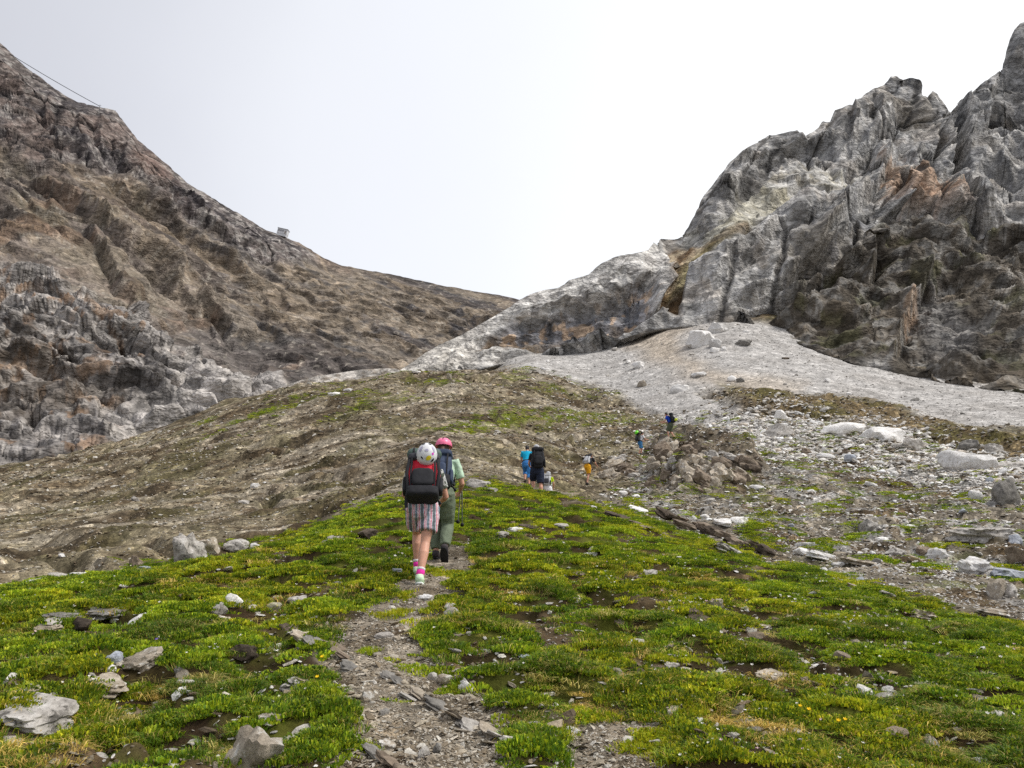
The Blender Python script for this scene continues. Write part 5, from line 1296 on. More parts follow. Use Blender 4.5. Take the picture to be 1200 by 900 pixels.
rock(728,797,19,11,'white','slab','whitish wedge of stone in the near grass',group=G1,roll=0.4)
rock(789,838,22,10,'tan','slab','light tan slab in the gravelly near grass',group=G1)
rock(786,762,22,9,'brown','block','reddish brown stone in the grass',group=G1)
rock(788,784,20,8,'pale','slab','pale slab below the reddish brown stone',group=G1)
rock(726,737,16,6,'brown','slab','dull brown slab in the grass above the wedge',group=G1)
rock(906,797,44,15,'tan','slab','largest tan flat slab on the open grass slope',group=G1,roll=0.2,sink=0.12)
rock(950,804,28,9,'brown','slab','brown slab right of the largest tan flat one',group=G1,roll=0.2)
rock(986,774,24,10,'brown','block','red brown flat stone on the open grass',group=G1)
rock(837,712,22,13,'tan','block','tan and brown stone on the grass above the dark slate',group=G1)
rock(853,709,16,8,'brown','slab','brown slab beside the tan and brown stone',group=G1)
rock(886,748,22,9,'brown','block','brown block low in the open grass',group=G1)
rock(897,737,18,7,'tan','slab','tan sliver in the open grass above the brown block',group=G1)
rock(849,648,64,14,'pale','slab','long pale slab tilted along the dark slate ledge',group=G2,roll=0.28,sink=0.12)
rock(1012,812,24,11,'white','slab','white pointed slab on the open grass',group=G1,roll=0.2)
rock(1052,868,32,20,'brown','block','dark brown block low in the grass near the frame corner',group=G1)
rock(1083,724,42,12,'tan','slab','tan slab at the upper edge of the grass',group=G2,roll=0.15)
rock(1112,738,16,5,'white','slab','small white stone at the upper grass edge',group=G2)
rock(1165,720,34,8,'tan','slab','long tan slab on the rubble beside the grass edge',group=G2,roll=0.15)
rock(885,856,18,7,'grey','slab','grey slab in the near grass corner',group=G1)
rock(935,861,22,8,'tan','slab','tan slab beside the yellow flowers in the grass',group=G1)
rock(917,832,16,6,'grey','slab','grey sliver above the yellow flowers',group=G1)
rock(1010,663,46,9,'tan','slab','tan slab bordering the rubble and the grass',group=G2,roll=0.22)
rock(1040,700,30,8,'pale','slab','pale slab half in grass below the rubble',group=G2,roll=0.2)
rock(1000,690,30,7,'tan','slab','long tan stone along the grass edge under the rubble',group=G2,roll=0.22)
rock(1066,757,18,5,'pale','slab','small pale sliver in the upper open grass',group=G1)
rock(1078,758,12,5,'brown','slab','little brown sliver in the upper open grass',group=G1)
# the rubble field
rock(945,641,24,9,'white','slab','white flat rock at the lower edge of the rubble',group=G3)
rock(938,650,16,8,'white','block','small white rock just under the lowest white flat one',group=G3)
rock(964,656,34,11,'white','slab','white tilted slab lowest in the rubble',group=G3,roll=0.2)
rock(982,665,15,6,'white','slab','small white slab at the foot of the tilted one',group=G3)
rock(848,617,26,8,'white','slab','white rock above the dark slate ledge',group=G3)
rock(866,612,26,9,'white','block','grey white humped rock behind the dark slate ledge',group=G3)
rock(826,608,14,6,'white','block','small white rock at the head of the dark slate ledge',group=G3)
rock(750,600,32,11,'white','slab','white slab on the grass crest beyond the bright green',group=G3,roll=0.2)
rock(742,559,18,8,'pale','slab','pale slab on the slope below the orange shorts hiker',group=G3)
rock(744,584,12,6,'white','block','little white stone above the slab on the grass crest',group=G3)
rock(1140,672,44,22,'white','slab','long white rock, lower end of a pale pair at the frame edge',group=G3,roll=0.25)
rock(1182,680,50,20,'blue','slab','bluish white rock, upper end of the pale pair at the frame edge',group=G3,roll=0.1)
rock(1170,697,22,18,'tan','block','tan block under the pale pair',group=G3)
rock(1184,698,18,14,'pale','round','pale rounded rock beside the tan block under the pale pair',group=G3)
rock(1192,658,20,16,'brown','block','red brown block cut by the frame edge',group=G3)
rock(1155,634,70,20,'pale','slab','long grey white slab high beside the red brown block',group=G3,roll=0.05)
rock(1188,637,18,10,'blue','block','bluish rock in front of the long grey white slab',group=G3)
rock(1066,620,24,9,'white','slab','white rounded slab in mid rubble',group=G3)
rock(1020,622,26,14,'pale','block','pale grey lump in mid rubble',group=G3)
rock(1035,635,18,9,'white','slab','white slab beside the pale grey lump',group=G3)
rock(1050,650,22,10,'pale','block','pale rock in the rubble left of the white block',group=G3)
rock(1098,653,24,13,'white','block','white block in the lower rubble beside a brown one',group=G3)
rock(1082,652,20,10,'brown','slab','brown rock beside the white block',group=G3)
rock(988,508,48,17,'white','block','large white boulder, left of the two biggest in the rubble',group=G3,sink=0.3)
rock(1034,518,54,24,'white','block','largest white boulder with a tan foot in the rubble',group=G3,sink=0.3)
rock(1072,526,30,13,'pale','block','pale boulder right beside the largest white one',group=G3)
rock(913,511,42,17,'pale','block','pale grey boulder lowest left of the white row',group=G3)
rock(917,492,17,14,'white','block','pointed white boulder above the pale grey one',group=G3)
rock(1130,552,62,24,'white','block','broad blocky white boulder with a rough front',group=G3,deep=0.5)
rock(1137,526,28,13,'grey','block','grey boulder standing above the broad white one',group=G3)
rock(1164,531,18,12,'pale','block','pale boulder right of the standing grey one',group=G3)
rock(1186,550,40,12,'pale','slab','pale slab next to the broad rough boulder',group=G3)
rock(1182,590,34,28,'grey','block','grey block with a slanting face at the frame edge',group=G3)
rock(1144,586,18,10,'white','shard','white pointed rock below the broad boulder',group=G3)
rock(1160,566,12,8,'blue','block','little bluish rock under the broad boulder',group=G3)
rock(945,533,20,9,'brown','round','rounded brown rock under the pale grey boulder',group=G3)
rock(991,534,18,10,'brown','block','brown block beneath the left large white boulder',group=G3)
rock(998,541,18,9,'blue','block','bluish rock below the brown block',group=G3)
rock(1047,558,12,7,'white','block','small white rock under the largest boulder',group=G3)
rock(965,537,24,9,'white','slab','white slab beside the rounded brown rock',group=G3)
rock(886,573,18,7,'white','round','white oval stone right of the jagged outcrop',group=G3)
rock(838,593,16,7,'tan','slab','tan slab below the jagged outcrop',group=G3)
# the scree fan
rock(821,405,38,21,'white','block','big pale boulder on the scree with a white neighbour',group=G4,deep=0.8)
rock(838,407,16,16,'white','block','cream boulder touching the big pale scree boulder',group=G4)
rock(843,390,26,15,'white','block','white boulder highest on the scree, behind the big pale one',group=G4)
rock(838,413,12,7,'white','block','small white boulder under the cream one',group=G4)
rock(848,411,9,6,'white','block','small white block right under the cream boulder',group=G4)
rock(760,380,18,14,'grey','block','grey boulder at the foot of the rib on the scree',group=G4)
rock(784,378,24,10,'white','slab','pale slab at the apex of the scree',group=G4)
rock(872,405,22,8,'grey','block','rubbly grey heap on the scree right of the big boulders',group=G4)
rock(749,431,19,12,'white','block','lone white boulder low on the scree',group=G4)
rock(820,442,24,9,'white','slab','pale flat boulder below the tan streak of scree',group=G4)
rock(798,459,26,11,'white','block','pale boulder nearest the rubble on the scree',group=G4)
rock(753,453,14,9,'tan','block','tan boulder beside the lower scree',group=G4)
rock(875,396-6,10,4,'white','slab','small flat white stone high on the scree',group=G4)
rock(921,424-3,12,4,'dark','slab','dark flat stone alone on the scree',group=G4)
rock(857,447,14,8,'white','block','white rock above the brown strip',group=G4)
rock(868,448,10,7,'grey','block','grey rock above the brown strip',group=G4)
rock(640,438-4,14,5,'white','slab','white stone at the left tongue of scree',group=G4)
# the brown slope
rock(372,608,14,9,'white','block','white rock in the brown gully left of the hikers',group='pale rocks on the brown slope') if False else None
rock(298,572,14,6,'white','block','white rock by a green plant on the brown slope',group='pale rocks on the brown slope')
rock(286,590,14,6,'pale','slab','pale slab below the white rock on the brown slope',group='pale rocks on the brown slope')
rock(392,463,16,6,'white','slab','white slab high on the brown slope under the pale ledge',group='pale rocks on the brown slope')
rock(409,458,14,5,'white','slab','white block highest on the brown slope under the ledge',group='pale rocks on the brown slope')
rock(488,438,16,4,'white','slab','white stone on the hump crest under the grey rib',group='pale rocks on the brown slope')
rock(527,446,8,10,'tan','shard','tan pointed stone on the hump crest',group='pale rocks on the brown slope')
rock(562,571,34,10,'pale','block','pale broken block on the crest before the three hikers',group='pale rocks on the brown slope')
rock(575,576,22,8,'pale','slab','pale slab beside the broken block on the crest',group='pale rocks on the brown slope')
rock(430,628+4,26,9,'dark','block','dark stone at the grass edge left of the first hiker',group=G2)
rock(447,606,16,7,'dark','slab','dark slab on the brown slope beside the first hiker',group=G2)

# jagged outcrops: each a thing of leaning shale slabs
rs = random.Random(5)
def outcrop(name, label, foot, slabs, mat, group=None):
    split = name == 'rock_outcrop'
    ox, oy, oz = stand(*foot)
    root = put(name, None, None, label=label, category='rock outcrop')
    root.location = (ox, oy, oz)
    if group: root['group'] = group
    hs = 1.5 if split else 1.0
    for (u, v, w, h, roll, tilt, m) in [(a + rs.uniform(-9, 9) * k, b + rs.uniform(-5, 5) * k, c * (sc if split else 1), d * hs * (sc if split else 1), e + rs.uniform(-.25, .25) * k, f + rs.uniform(-.2, .2), g) for (a, b, c, d, e, f, g) in slabs for k, sc in ((0, .66), (1, .5), (1, .42), (1.4, .36), (1.8, .3))[:5 if split else 1]]:
        x, y, z = stand(u, v); dist = math.sqrt(x * x + y * y + (z - EYE[2]) ** 2)
        a = w / 900 * dist * 0.5; c = h / 900 * dist * 0.5
        dims = (a, a * 0.8, max(c, a * 0.14))
        me = stone_mesh('slab', int(u * 11 + v * 5 + w), dims, ('shard' if split else 'slab') if h < w * 0.9 else 'block', 3 if w > 18 else 2, STONE[m])
        o = put('slab', me, None, root)
        M = Matrix.Rotation(random.uniform(-0.3, 0.3), 4, 'Z') @ Matrix.Rotation(roll, 4, 'Y') @ Matrix.Rotation(tilt, 4, 'X')
        M.translation = (x - ox, y + dims[1] * 0.4 - oy, z + dims[2] * 0.35 - oz)
        o.matrix_local = M
    return root
rs = random.Random(5)
sl_ = [(775,533,40,20,-0.5,0.2,'brown'),(790,528,30,14,-0.4,0.1,'tan'),(772,548,30,18,-0.1,0.2,'tan'),(790,545,26,16,0.0,0.3,'pale'),(803,549,20,14,0.1,0.2,'tan'),(768,566,26,14,0.1,0.1,'brown'),(782,560,30,14,0.2,0.2,'brown'),
 (795,566,26,12,0.0,0.1,'tan'),(812,560,40,18,0.6,0.3,'tan'),(825,566,44,18,0.7,0.3,'brown'),(838,570,40,16,0.7,0.2,'tan'),(850,562,50,20,0.65,0.3,'tan'),(862,566,46,18,0.6,0.3,'brown'),(872,560,36,12,0.6,0.2,'tan'),(845,548,40,16,0.5,0.2,'brown'),
 (828,548,30,14,0.5,0.2,'tan'),(815,540,26,12,0.2,0.1,'tan'),(806,527,24,10,-0.2,0.1,'brown'),(820,528,24,10,0.3,0.1,'brown'),(885,552,36,12,0.4,0.2,'dark'),(878,545,40,14,0.4,0.2,'brown'),(858,540,30,10,0.3,0.1,'pale'),(835,536,24,10,0.2,0.1,'pale'),(780,520,26,9,-0.6,0.1,'tan'),(801,575,24,10,0.3,0.1,'tan'),(820,578,26,10,0.5,0.2,'brown')]
outcrop('rock_outcrop', 'jagged outcrop of leaning brown shale slabs beside the blue shirted hiker', (825, 568), sl_, None, 'shale outcrops on the slope')
outcrop('rock_outcrop', 'low outcrop of grey brown slabs below the hiker with the green helmet', (728, 556), [(722,548,34,12,-0.4,0.2,'tan'),(732,552,30,14,-0.5,0.2,'brown'),(715,556,26,10,-0.4,0.1,'tan'),(740,556,22,10,0.3,0.2,'brown'),(726,540,26,8,-0.4,0.1,'pale'),(706,560,22,8,-0.3,0.1,'tan')], None, 'shale outcrops on the slope')
ds = []
for k in range(13):
    t = k / 12; ds.append((792 + 108 * t + rs.uniform(-4, 4), 611 + 38 * t + rs.uniform(-3, 3), rs.uniform(28, 46), rs.uniform(7, 12), 0.35 + rs.uniform(-0.1, 0.1), rs.uniform(0, 0.4), rs.choice(['dark', 'dark', 'brown'])))
outcrop('slate_ledge', 'long dark slate ledge slanting along the top of the grass', (845, 636), ds, None, 'slate ledges in the grass')
outcrop('slate_ledge', 'small dark layered slate ledge in the middle of the grass slope', (832, 734), [(830,730,44,10,0.45,0.2,'dark'),(826,736,40,9,0.45,0.2,'dark'),(838,737,34,8,0.4,0.2,'brown'),(822,724,30,7,0.45,0.1,'brown')], None, 'slate ledges in the grass')
outcrop('slate_ledge', 'thin slate ledge in the grass below the three hikers', (745, 612), [(720+i*13, 605+i*5, 26, 6, 0.3, 0.2, rs.choice(['dark','brown'])) for i in range(5)], None, 'slate ledges in the grass')
outcrop('slate_ledge', 'splintered slate ribs crossing the near trail', (500, 828), [(455+i*13+rs.uniform(-4,4), 800+i*7+rs.uniform(-6,6), rs.uniform(24,42), rs.uniform(4,6), 0.5, rs.uniform(-0.1,0.3), rs.choice(['grey','tan','brown','pale'])) for i in range(12)], None, 'slate ledges in the grass')
outcrop('slate_ledge', 'splintered slate at the grass edge beside the upper near trail', (375, 742), [(340+i*9+rs.uniform(-4,4), 735+i*6+rs.uniform(-8,8), rs.uniform(26,44), rs.uniform(5,9), 0.5, rs.uniform(-0.1,0.3), rs.choice(['dark','tan','brown','grey'])) for i in range(9)], None, 'slate ledges in the grass')
outcrop('slate_ledge', 'slate ribs at the bottom of the trail', (430, 888), [(412+i*11+rs.uniform(-4,4), 868+i*7+rs.uniform(-4,4), rs.uniform(26,42), rs.uniform(4,7), 0.55, rs.uniform(-0.1,0.3), rs.choice(['grey','tan','brown'])) for i in range(7)], None, 'slate ledges in the grass')

# ------------------------------------------------------------------ scattered stones: the largest as things, the rest as stuff
SX, SY = GX[:-1, :-1], GY[:-1, :-1]
def sample(weight, n, rmin, rmax, r_):
    w = weight[:-1, :-1] * ((RR[:-1, :-1] > rmin) & (RR[:-1, :-1] < rmax) & (np.abs(A2[:-1, :-1]) < 0.72))
    w = np.maximum(w, 0).ravel(); c = np.cumsum(w)
    k = np.searchsorted(c, r_.random(n) * c[-1])
    i, j = np.unravel_index(k, (NR - 1, nA - 1))
    l = lr[i] + r_.random(n) * (lr[1] - lr[0]); a = az[j] + r_.random(n) * (az[j + 1] - az[j])
    r = np.exp(l); return r * np.sin(a), r * np.cos(a), r
r_ = np.random.default_rng(21)
KIND_WORD = {'slab': 'flat', 'block': 'blocky', 'round': 'rounded', 'shard': 'pointed'}
COL_WORD = {'white': 'white', 'pale': 'pale grey', 'tan': 'tan', 'brown': 'brown', 'grey': 'grey', 'blue': 'bluish', 'dark': 'dark'}
VAR = {}; LABELS = set()
def place_word(u, v):
    if v < 462: return 'high on the scree fan' if u > 640 else 'near the crest of the brown hump'
    if u < 470: return 'low on the brown slope' if v > 560 else 'halfway up the brown slope'
    if u < 700: return 'in the rubble near the three hikers' if v > 530 else 'on the brown hump above the hikers'
    if v < 500: return 'between the scree and the white boulders'
    if u < 900: return 'round the jagged outcrop' if v < 590 else 'in the rubble under the jagged outcrop'
    if v < 560: return 'under the row of white boulders'
    if v < 615: return 'in the middle of the rubble field'
    return 'in the lower rubble beside the grass'
def scatter_things(weight, n, rmin, rmax, cols, kinds, s0, s1, group, flat=0.5):
    x, y, r = sample(weight, n, rmin, rmax, r_)
    for k in range(n):
        s = r[k] * (s0 + (s1 - s0) * r_.random() ** 2.2) * 0.5
        z = float(ground_at(x[k], y[k]))
        u, v = bearing(np.array([[x[k], y[k], z - EYE[2]]])); u = float(u[0]); v = float(v[0])
        size = 'small' if s / r[k] < 0.0055 else 'larger'
        for _ in range(40):
            c = r_.choice(cols); kd = r_.choice(kinds); lab = f"{size} {COL_WORD[c]} {KIND_WORD[kd]} rock {place_word(u, v)}"
            if lab not in LABELS: break
            size = 'larger' if size == 'small' and s / r[k] > 0.0045 else 'smaller' if _ > 15 else size
        LABELS.add(lab)
        key = (c, kd, int(r_.integers(3)))
        if key not in VAR:
            VAR[key] = stone_mesh('rock', 900 + len(VAR) * 17, (1, 0.75, 0.34 if kd in ('slab', 'shard') else 0.62), kd, 2, STONE[c])
        o = bpy.data.objects.new('rock', VAR[key]); COL.objects.link(o)
        o['label'] = lab #f"{size} {COL_WORD[c]} {KIND_WORD[kd]} rock {place_word(u, v)}"
        o['category'] = 'rock'; o['group'] = group
        m = bury((s, s, s * 0.4), x[k], y[k], r_.uniform(0, 6.28), r_.normal() * 0.2, r_.normal() * 0.25, 0.25)
        o.matrix_world = m @ Matrix.Diagonal((s, s, s, 1))
scatter_things(w_rock * (1 + 0.8 * sstep(40, 20, RR)), 92, 13, 80, ['white', 'white', 'pale', 'pale', 'tan', 'brown', 'blue', 'grey'], ['slab', 'block', 'slab', 'round', 'shard'], 0.008, 0.018, 'loose rocks in the rubble field')
scatter_things(w_brown * (1 - w_band), 34, 16, 80, ['tan', 'pale', 'white', 'brown'], ['slab', 'block', 'shard'], 0.006, 0.012, 'loose rocks on the brown slope')
scatter_things(w_scree, 22, 40, 110, ['white', 'pale', 'grey'], ['block', 'slab'], 0.006, 0.012, 'loose rocks on the scree')

def scatter_group(name, sources):
    g = bpy.data.node_groups.new(name, 'GeometryNodeTree')
    g.interface.new_socket('Geometry', in_out='INPUT', socket_type='NodeSocketGeometry')
    g.interface.new_socket('Geometry', in_out='OUTPUT', socket_type='NodeSocketGeometry')
    N = g.nodes.new; i = N('NodeGroupInput'); o = N('NodeGroupOutput')
    ci = N('GeometryNodeCollectionInfo'); ci.inputs['Separate Children'].default_value = True; ci.inputs['Reset Children'].default_value = True
    ci.inputs['Collection'].default_value = sources
    ip = N('GeometryNodeInstanceOnPoints'); ip.inputs['Pick Instance'].default_value = True
    def na(nm, t):
        x = N('GeometryNodeInputNamedAttribute'); x.data_type = t; x.inputs['Name'].default_value = nm; return x.outputs['Attribute']
    L = g.links.new
    L(i.outputs[0], ip.inputs['Points']); L(ci.outputs[0], ip.inputs['Instance'])
    L(na('pick', 'INT'), ip.inputs['Instance Index']); L(na('scl', 'FLOAT_VECTOR'), ip.inputs['Scale'])
    e2r = N('FunctionNodeEulerToRotation'); L(na('rot', 'FLOAT_VECTOR'), e2r.inputs[0]); L(e2r.outputs[0], ip.inputs['Rotation'])
    L(ip.outputs[0], o.inputs[0])
    return g
def source_collection(name, meshes):
    c = bpy.data.collections.new(name)
    for k, me in enumerate(meshes):
        c.objects.link(bpy.data.objects.new(f"{name}_{k:02d}", me))
    return c
def scatter_stuff(name, pts, scl, rot, pick, tint, sources):
    me = bpy.data.meshes.new(name); n = len(pts)
    me.vertices.add(n); me.vertices.foreach_set('co', np.ascontiguousarray(pts, np.float32).ravel())
    for nm, val in (('scl', scl), ('rot', rot)):
        a = me.attributes.new(nm, 'FLOAT_VECTOR', 'POINT'); a.data.foreach_set('vector', np.ascontiguousarray(val, np.float32).ravel())
    a = me.attributes.new('pick', 'INT', 'POINT'); a.data.foreach_set('value', np.asarray(pick, np.int32))
    vcolor(me, 'tint', tint)
    o = put(name, me, None, kind='stuff')
    md = o.modifiers.new('scatter', 'NODES'); md.node_group = scatter_group(name, sources)
    return o
def chip_material():
    m = Mat('stone_chips', 0.9, 0.2); v = m.coord()
    t = m.attr('tint', 'INSTANCER'); n = m.noise(v, 2.2, 6, 0.7)
    m.color(m.mix(t, m.ramp(n, [(0.3, 0.6), (0.5, 1.0), (0.7, 1.35)]), 1.0, 'MULTIPLY')); m.bump(n, 0.5, 0.15)
    return m.m
M_CHIP = chip_material()
chips = source_collection('chip', [stone_mesh('chip', 500 + k, (1, 0.72, 0.26 if k % 3 else 0.6), ('slab', 'shard', 'block')[k % 3 if k % 3 else 2], 1 if k < 6 else 2, M_CHIP) for k in range(9)])
def palette(cols, n, jit=0.16):
    c = np.array([S(*q) for q in cols])[r_.integers(len(cols), size=n)]
    return np.clip(c * (1 + jit * r_.normal(size=(n, 1))), 0.01, 0.9)
def chips_on(weight, n, rmin, rmax, cols, s_abs=None, s_rel=None, thick=(0.35, 1.0), grain=None):
    x, y, r = sample(weight, n, rmin, rmax, r_)
    if s_abs: s = s_abs[0] * (r_.random(n) * (1 - (s_abs[0] / s_abs[1]) ** 1.6) + (s_abs[0] / s_abs[1]) ** 1.6) ** (-1 / 1.6)
    else: s = r * s_rel[0] * (r_.random(n) * (1 - (s_rel[0] / s_rel[1]) ** 1.6) + (s_rel[0] / s_rel[1]) ** 1.6) ** (-1 / 1.6)
    s = s * 0.5
    z = ground_at(x, y)
    scl = np.stack([s, s * r_.uniform(0.6, 1.1, n), s * r_.uniform(*thick, n)], 1)
    yaw = r_.uniform(0, 6.283, n) if grain is None else grain + r_.normal(size=n) * 0.5
    rot = np.stack([r_.normal(size=n) * 0.3 + 0.12, r_.normal(size=n) * 0.3, yaw], 1)
    return np.stack([x, y, z + s * 0.1], 1), scl, rot, r_.integers(9, size=n), palette(cols, n)
def cat(*a): return [np.concatenate(q) for q in zip(*a)]
GREYS = [(176,168,154),(150,140,124),(196,190,180),(128,112,92),(164,150,128),(110,96,78),(206,202,196)]
PTH = [(188,178,162),(168,156,138),(204,198,186),(150,136,116),(178,166,146),(134,120,100)]
BROWNS = [(146,130,106),(118,102,80),(164,148,124),(98,84,66),(180,166,144),(196,190,178)]
PALES = [(222,217,209),(232,229,224),(188,182,174),(206,195,180),(226,221,213),(238,236,232)]
scatter_stuff('gravel', *cat(chips_on(w_path * w_grass, 30000, 3, 14, PTH, s_abs=(0.009, 0.05)), chips_on(bare * w_grass * (1 - w_path) + 0.12 * w_grass * sstep(0.0, -0.3, f_h), 6500, 3, 24, GREYS, s_abs=(0.014, 0.09)),
    chips_on(w_turf * sstep(0.25, -0.3, f_k), 8500, 3.2, 26, GREYS + PALES[:3] + [(206,200,188)], s_abs=(0.03, 0.20), thick=(0.35, 0.9)),
    chips_on(w_path * w_grass, 450, 3, 12, PTH, s_abs=(0.05, 0.12), thick=(0.2, 0.6))), chips)
scatter_stuff('rubble', *cat(chips_on(w_rock + 0.5 * w_brown * sstep(30, 55, RR) * sstep(600, 700, U), 42000, 10, 85, GREYS + PALES, s_rel=(0.0020, 0.0095)),
    chips_on(w_brown * sstep(11, 16, RR), 52000, 11, 95, BROWNS + GREYS[:4], s_rel=(0.0016, 0.0078)), chips_on(inpoly(U, V, [(830,500),(900,480),(1000,500),(1100,515),(1210,540),(1210,590),(1100,570),(980,540),(880,540)], 12), 12000, 20, 70, PALES, s_rel=(0.003, 0.014))), chips)
scatter_stuff('scree', *chips_on(w_scree, 13000, 28, 125, [(196,191,184),(176,171,164),(206,202,196),(186,178,168),(150,145,139)], s_rel=(0.0008, 0.0042), thick=(0.4, 0.9)), chips)

# ================================================================== TURF
def tuft(seed, n, R, h, wid, lean, cols, dome=0.0, curl=0.5):
    r = np.random.default_rng(seed)
    a = r.uniform(0, 6.283, n); q = np.sqrt(r.random(n)) * R
    bx, by = q * np.cos(a), q * np.sin(a); bz = dome * (1 - (q / R) ** 2)
    H = h * r.uniform(0.55, 1.15, n) * (1 - 0.35 * q / R)
    la = a + r.normal(size=n) * 0.9; L = H * (lean * q / R + 0.25 * r.random(n))
    dx, dy = np.cos(la), np.sin(la); wx, wy = -dy, dx
    tw = r.uniform(0, 6.283, n); wx, wy = np.cos(tw), np.sin(tw)
    w = wid * r.uniform(0.7, 1.3, n) * 0.5
    b = np.stack([bx, by, bz - 0.01], 1); m_ = np.stack([bx + dx * L * 0.35, by + dy * L * 0.35, bz + H * 0.6], 1)
    t = np.stack([bx + dx * L * (1 + curl * 0.3), by + dy * L * (1 + curl * 0.3), bz + H * (1 - curl * 0.35 * (L / H))], 1)
    W_ = np.stack([wx * w, wy * w, 0 * w], 1)
    co = np.stack([b - W_, b + W_, m_ - W_ * 0.85, m_ + W_ * 0.85, t], 1).reshape(-1, 3)
    k = np.arange(n)[:, None] * 5
    tr = np.concatenate([k + [0, 1, 3], k + [0, 3, 2], k + [2, 3, 4]], 1).reshape(-1, 3)
    c = np.array([S(*x) for x in cols])[r.integers(len(cols), size=n)] * r.uniform(0.75, 1.25, (n, 1))
    me = mesh_np('tuft', co, None, tr); vcolor(me, 'blade', np.repeat(c, 5, 0)); me.materials.append(M_GRASS)
    return me
def grass_material():
    m = Mat('grass_blades', 0.6, 0.25)
    c = m.mix(m.attr('blade'), m.attr('tint', 'INSTANCER'), 1.0, 'MULTIPLY')
    m.color(c)
    tr = m.node('ShaderNodeBsdfTranslucent'); m.link(c, tr.inputs[0])
    mx = m.node('ShaderNodeMixShader'); mx.inputs[0].default_value = 0.35
    m.link(m.b.outputs[0], mx.inputs[1]); m.link(tr.outputs[0], mx.inputs[2])
    m.link(mx.outputs[0], m.n['Material Output'].inputs[0])
    return m.m
M_GRASS = grass_material()
LIME = [(140,150,36),(126,144,32),(156,160,52),(104,126,32)]
DEEP = [(90,114,30),(74,100,28),(108,128,36),(60,84,26)]
STRAW = [(176,160,104),(150,136,80),(196,182,130),(112,118,44)]
tufts = source_collection('tuft', [
    tuft(1, 90, 0.085, 0.060, 0.0055, 0.7, DEEP), tuft(2, 90, 0.10, 0.045, 0.006, 0.6, LIME), tuft(3, 110, 0.11, 0.035, 0.007, 0.5, LIME + DEEP[:2]),
    tuft(4, 120, 0.10, 0.022, 0.010, 0.6, LIME, dome=0.03), tuft(5, 120, 0.12, 0.020, 0.011, 0.6, DEEP + LIME[:1], dome=0.035),
    tuft(6, 80, 0.09, 0.085, 0.005, 1.1, DEEP + STRAW[:1], curl=1.2), tuft(7, 70, 0.09, 0.08, 0.0045, 1.5, STRAW, curl=1.6), tuft(8, 80, 0.085, 0.055, 0.0055, 1.2, DEEP + STRAW[1:2], curl=1.4),
    tuft(9, 60, 0.09, 0.03, 0.016, 0.9, DEEP[:2] + LIME[:2])])
def turf(n, rmin, rmax, weight, sc, picks, tintjit=0.16):
    x, y, r = sample(weight, n, rmin, rmax, r_)
    z = ground_at(x, y)
    q = np.stack([x, y, 0 * x], 1)
    patch = fbm(q / 0.8 + 5, 3, 201); big = fbm(q / 2.5 + 9, 3, 202)
    s = sc * (r / 7.0) ** 0.45 * r_.uniform(0.65, 1.35, n)
    scl = np.stack([s, s, s * r_.uniform(0.5, 0.95, n) * (1 - 0.25 * sstep(0.5, 3, x)) * (7.0 / np.maximum(r, 5)) ** 0.25], 1)
    rot = np.stack([r_.normal(size=n) * 0.12, r_.normal(size=n) * 0.12, r_.uniform(0, 6.283, n)], 1)
    pk = np.array(picks)[np.clip(((patch * 0.9 + 0.5 + 0.35 * r_.normal(size=n)) * len(picks)).astype(int), 0, len(picks) - 1)]
    t = np.ones((n, 3)) * (1 + tintjit * r_.normal(size=(n, 1)))
    t *= np.where((big > 0.05)[:, None], [1.16, 1.06, 1.0], [0.92, 0.98, 1.0])
    t *= 1 + 0.25 * np.clip(patch, -1, 1)[:, None]; t *= np.array([1.74, 1.64, 1.2])
    return np.stack([x, y, z], 1), scl, rot, pk, np.clip(t, 0.4, 2.8)
tw_ = w_turf * np.clip(0.06 + 1.25 * sstep(-0.12, 0.34, 0.5 * f_h + 0.9 * f_k + 0.8 * f_t), 0, 1.3) * (1 - sstep(0.05, 0.09, np.gradient(GZ2, axis=0) / (RR * (lr[1] - lr[0])) - 0.26))
far_g = np.clip(0.4 * inpoly(U, V, BANDG, 6) * sstep(-0.1, 0.3, fine) + 0.25 * inpoly(U, V, HUMP, 8) * oliv + w_rock * sstep(0.22, 0.5, fbm(P2 / 1.1 + 90, 3, 47)) * 0.45, 0, 1)
scatter_stuff('grass', *cat(turf(30000, 3.0, 12, tw_, 1.0, [7, 5, 4, 2, 4, 1, 3, 0, 3, 8]), turf(24000, 8, 30, tw_, 0.95, [0, 4, 2, 3, 1, 3]),
    turf(2600, 3.2, 12, w_grass * (1 - w_path) * sstep(0.0, 0.3, fbm(P2 / 0.7 + 44, 3, 203)), 1.0, [6, 7, 5]),
    turf(260, 3.2, 10, w_path * w_grass * sstep(0.15, 0.4, fbm(P2 / 0.6 + 4, 2, 204)), 0.9, [3, 8, 1]),
    turf(5200, 14, 95, far_g, 1.1, [3, 4, 2])), tufts)
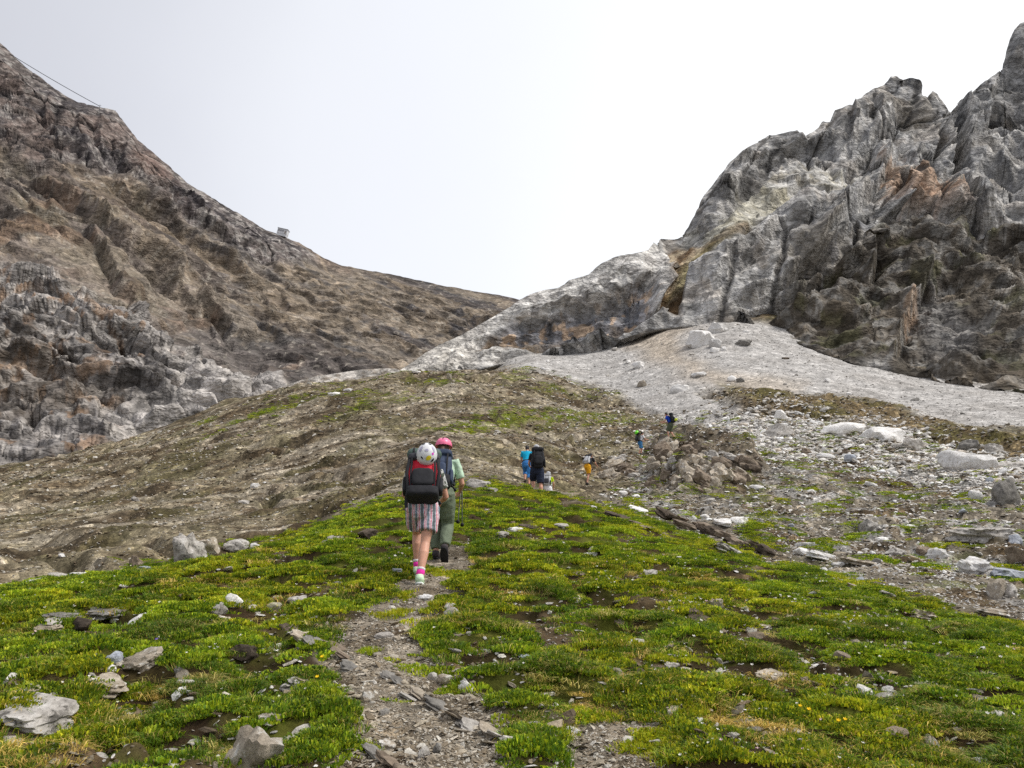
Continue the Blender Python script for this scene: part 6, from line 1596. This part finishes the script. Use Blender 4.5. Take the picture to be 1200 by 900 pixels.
# small flowers in the turf
_ms = Mat('flower_stalk', 0.8); _ms.color(S(84, 108, 40)); M_STALK = _ms.m
def flower_head(seed, c, n, R):
    me = bpy.data.meshes.new('bloom'); co = []; f = []
    for k in range(n):
        a = 6.283 * k / n; b = 6.283 * (k + 0.42) / n; d = 6.283 * (k - 0.42) / n
        i = len(co); co += [(0, 0, 0.05), (R * .7 * math.cos(d), R * .7 * math.sin(d), 0.055), (R * math.cos(a), R * math.sin(a), 0.058), (R * .7 * math.cos(b), R * .7 * math.sin(b), 0.055)]
        f.append((i, i + 1, i + 2, i + 3))
    i = len(co); co += [(-.0012, 0, 0), (.0012, 0, 0), (.0012, 0, .05), (-.0012, 0, .05)]; f.append((i, i + 1, i + 2, i + 3))
    me.from_pydata(co, [], f); m = Mat('bloom', 0.7); m.color(S(*c)); me.materials.append(m.m); me.materials.append(M_STALK); me.polygons[n].material_index = 1; return me
blooms = source_collection('bloom', [flower_head(1, (236,232,224), 5, 0.009), flower_head(2, (222,190,196), 5, 0.009), flower_head(3, (232,232,200), 6, 0.008)])
nf = 1100
x, y, r = sample(w_turf * (0.15 + sstep(0.0, 0.3, fbm(P2 / 1.5 + 70, 3, 205))) * (0.35 + sstep(0, 2, GX)), nf, 3.2, 13, r_)
s = r_.uniform(0.8, 1.5, nf) * np.clip(r / 6, 0.8, 1.6)
scatter_stuff('small_flowers', np.stack([x, y, ground_at(x, y) + 0.0], 1), np.stack([s, s, s], 1), np.stack([r_.normal(size=nf) * .3 + .25, r_.normal(size=nf) * .3, r_.uniform(0, 6, nf)], 1), r_.choice([0, 0, 0, 1, 2], nf), np.ones((nf, 3)), blooms)

# ================================================================== a few larger flowers that can be told apart
FY = plain('yellow_petal', (238,196,30), amt=.06); FP = plain('violet_petal', (104,88,180), amt=.06); FST = plain('flower_stem', (92,120,40))
def flower(u, v, mat, name, label, R, n, group):
    x, y, z = stand(u, v); z = float(ground_at(x, y)); rt = put(name, None, None, label=label, category='flower', group=group); rt.location = (x, y, z)
    hgt = .055 + .02 * random.random()
    Solid().tube([V3(0,0,-.01), V3(.004,.003,hgt)], [.0016,.0014], 6).build('stem', FST, rt, 0)
    fs = Solid(); fs.ell((.004,.003,hgt), (.006,.006,.005)); fs.build('flower_centre', FY, rt, 0)
    base = None
    for k in range(n):
        d, f = ICO[2]; q = d * V3(R*.55, R*.26, .0022) + V3(R*.6, 0, .12*R); a_ = 6.283 * k / n
        pt = Solid(); pt.add(q @ Ry(-.45).T @ Rz(a_).T @ Rx(.5).T + V3(.004,.003,hgt), f); pt.build('petal', mat, rt, 0)
gf = 'flowers in the near turf'
flower(376, 780, FY, 'yellow_flower', 'yellow flower beside the trail above the smooth pale slab', .015, 6, gf)
flower(370, 808, FY, 'yellow_flower', 'yellow flower touching the smooth pale slab by the trail', .014, 6, gf)
flower(938, 842, FY, 'yellow_flower', 'yellow flower, left one of the upper pair in the near grass', .013, 6, gf)
flower(948, 845, FY, 'yellow_flower', 'yellow flower, right one of the upper pair in the near grass', .014, 6, gf)
flower(983, 860, FY, 'yellow_flower', 'yellow flower, left one of the lower pair in the near grass', .014, 6, gf)
flower(991, 861, FY, 'yellow_flower', 'yellow flower, right one of the lower pair in the near grass', .013, 6, gf)
flower(182, 759, FP, 'violet_flower', 'single violet flower above the tilted white topped slab', .014, 5, gf)
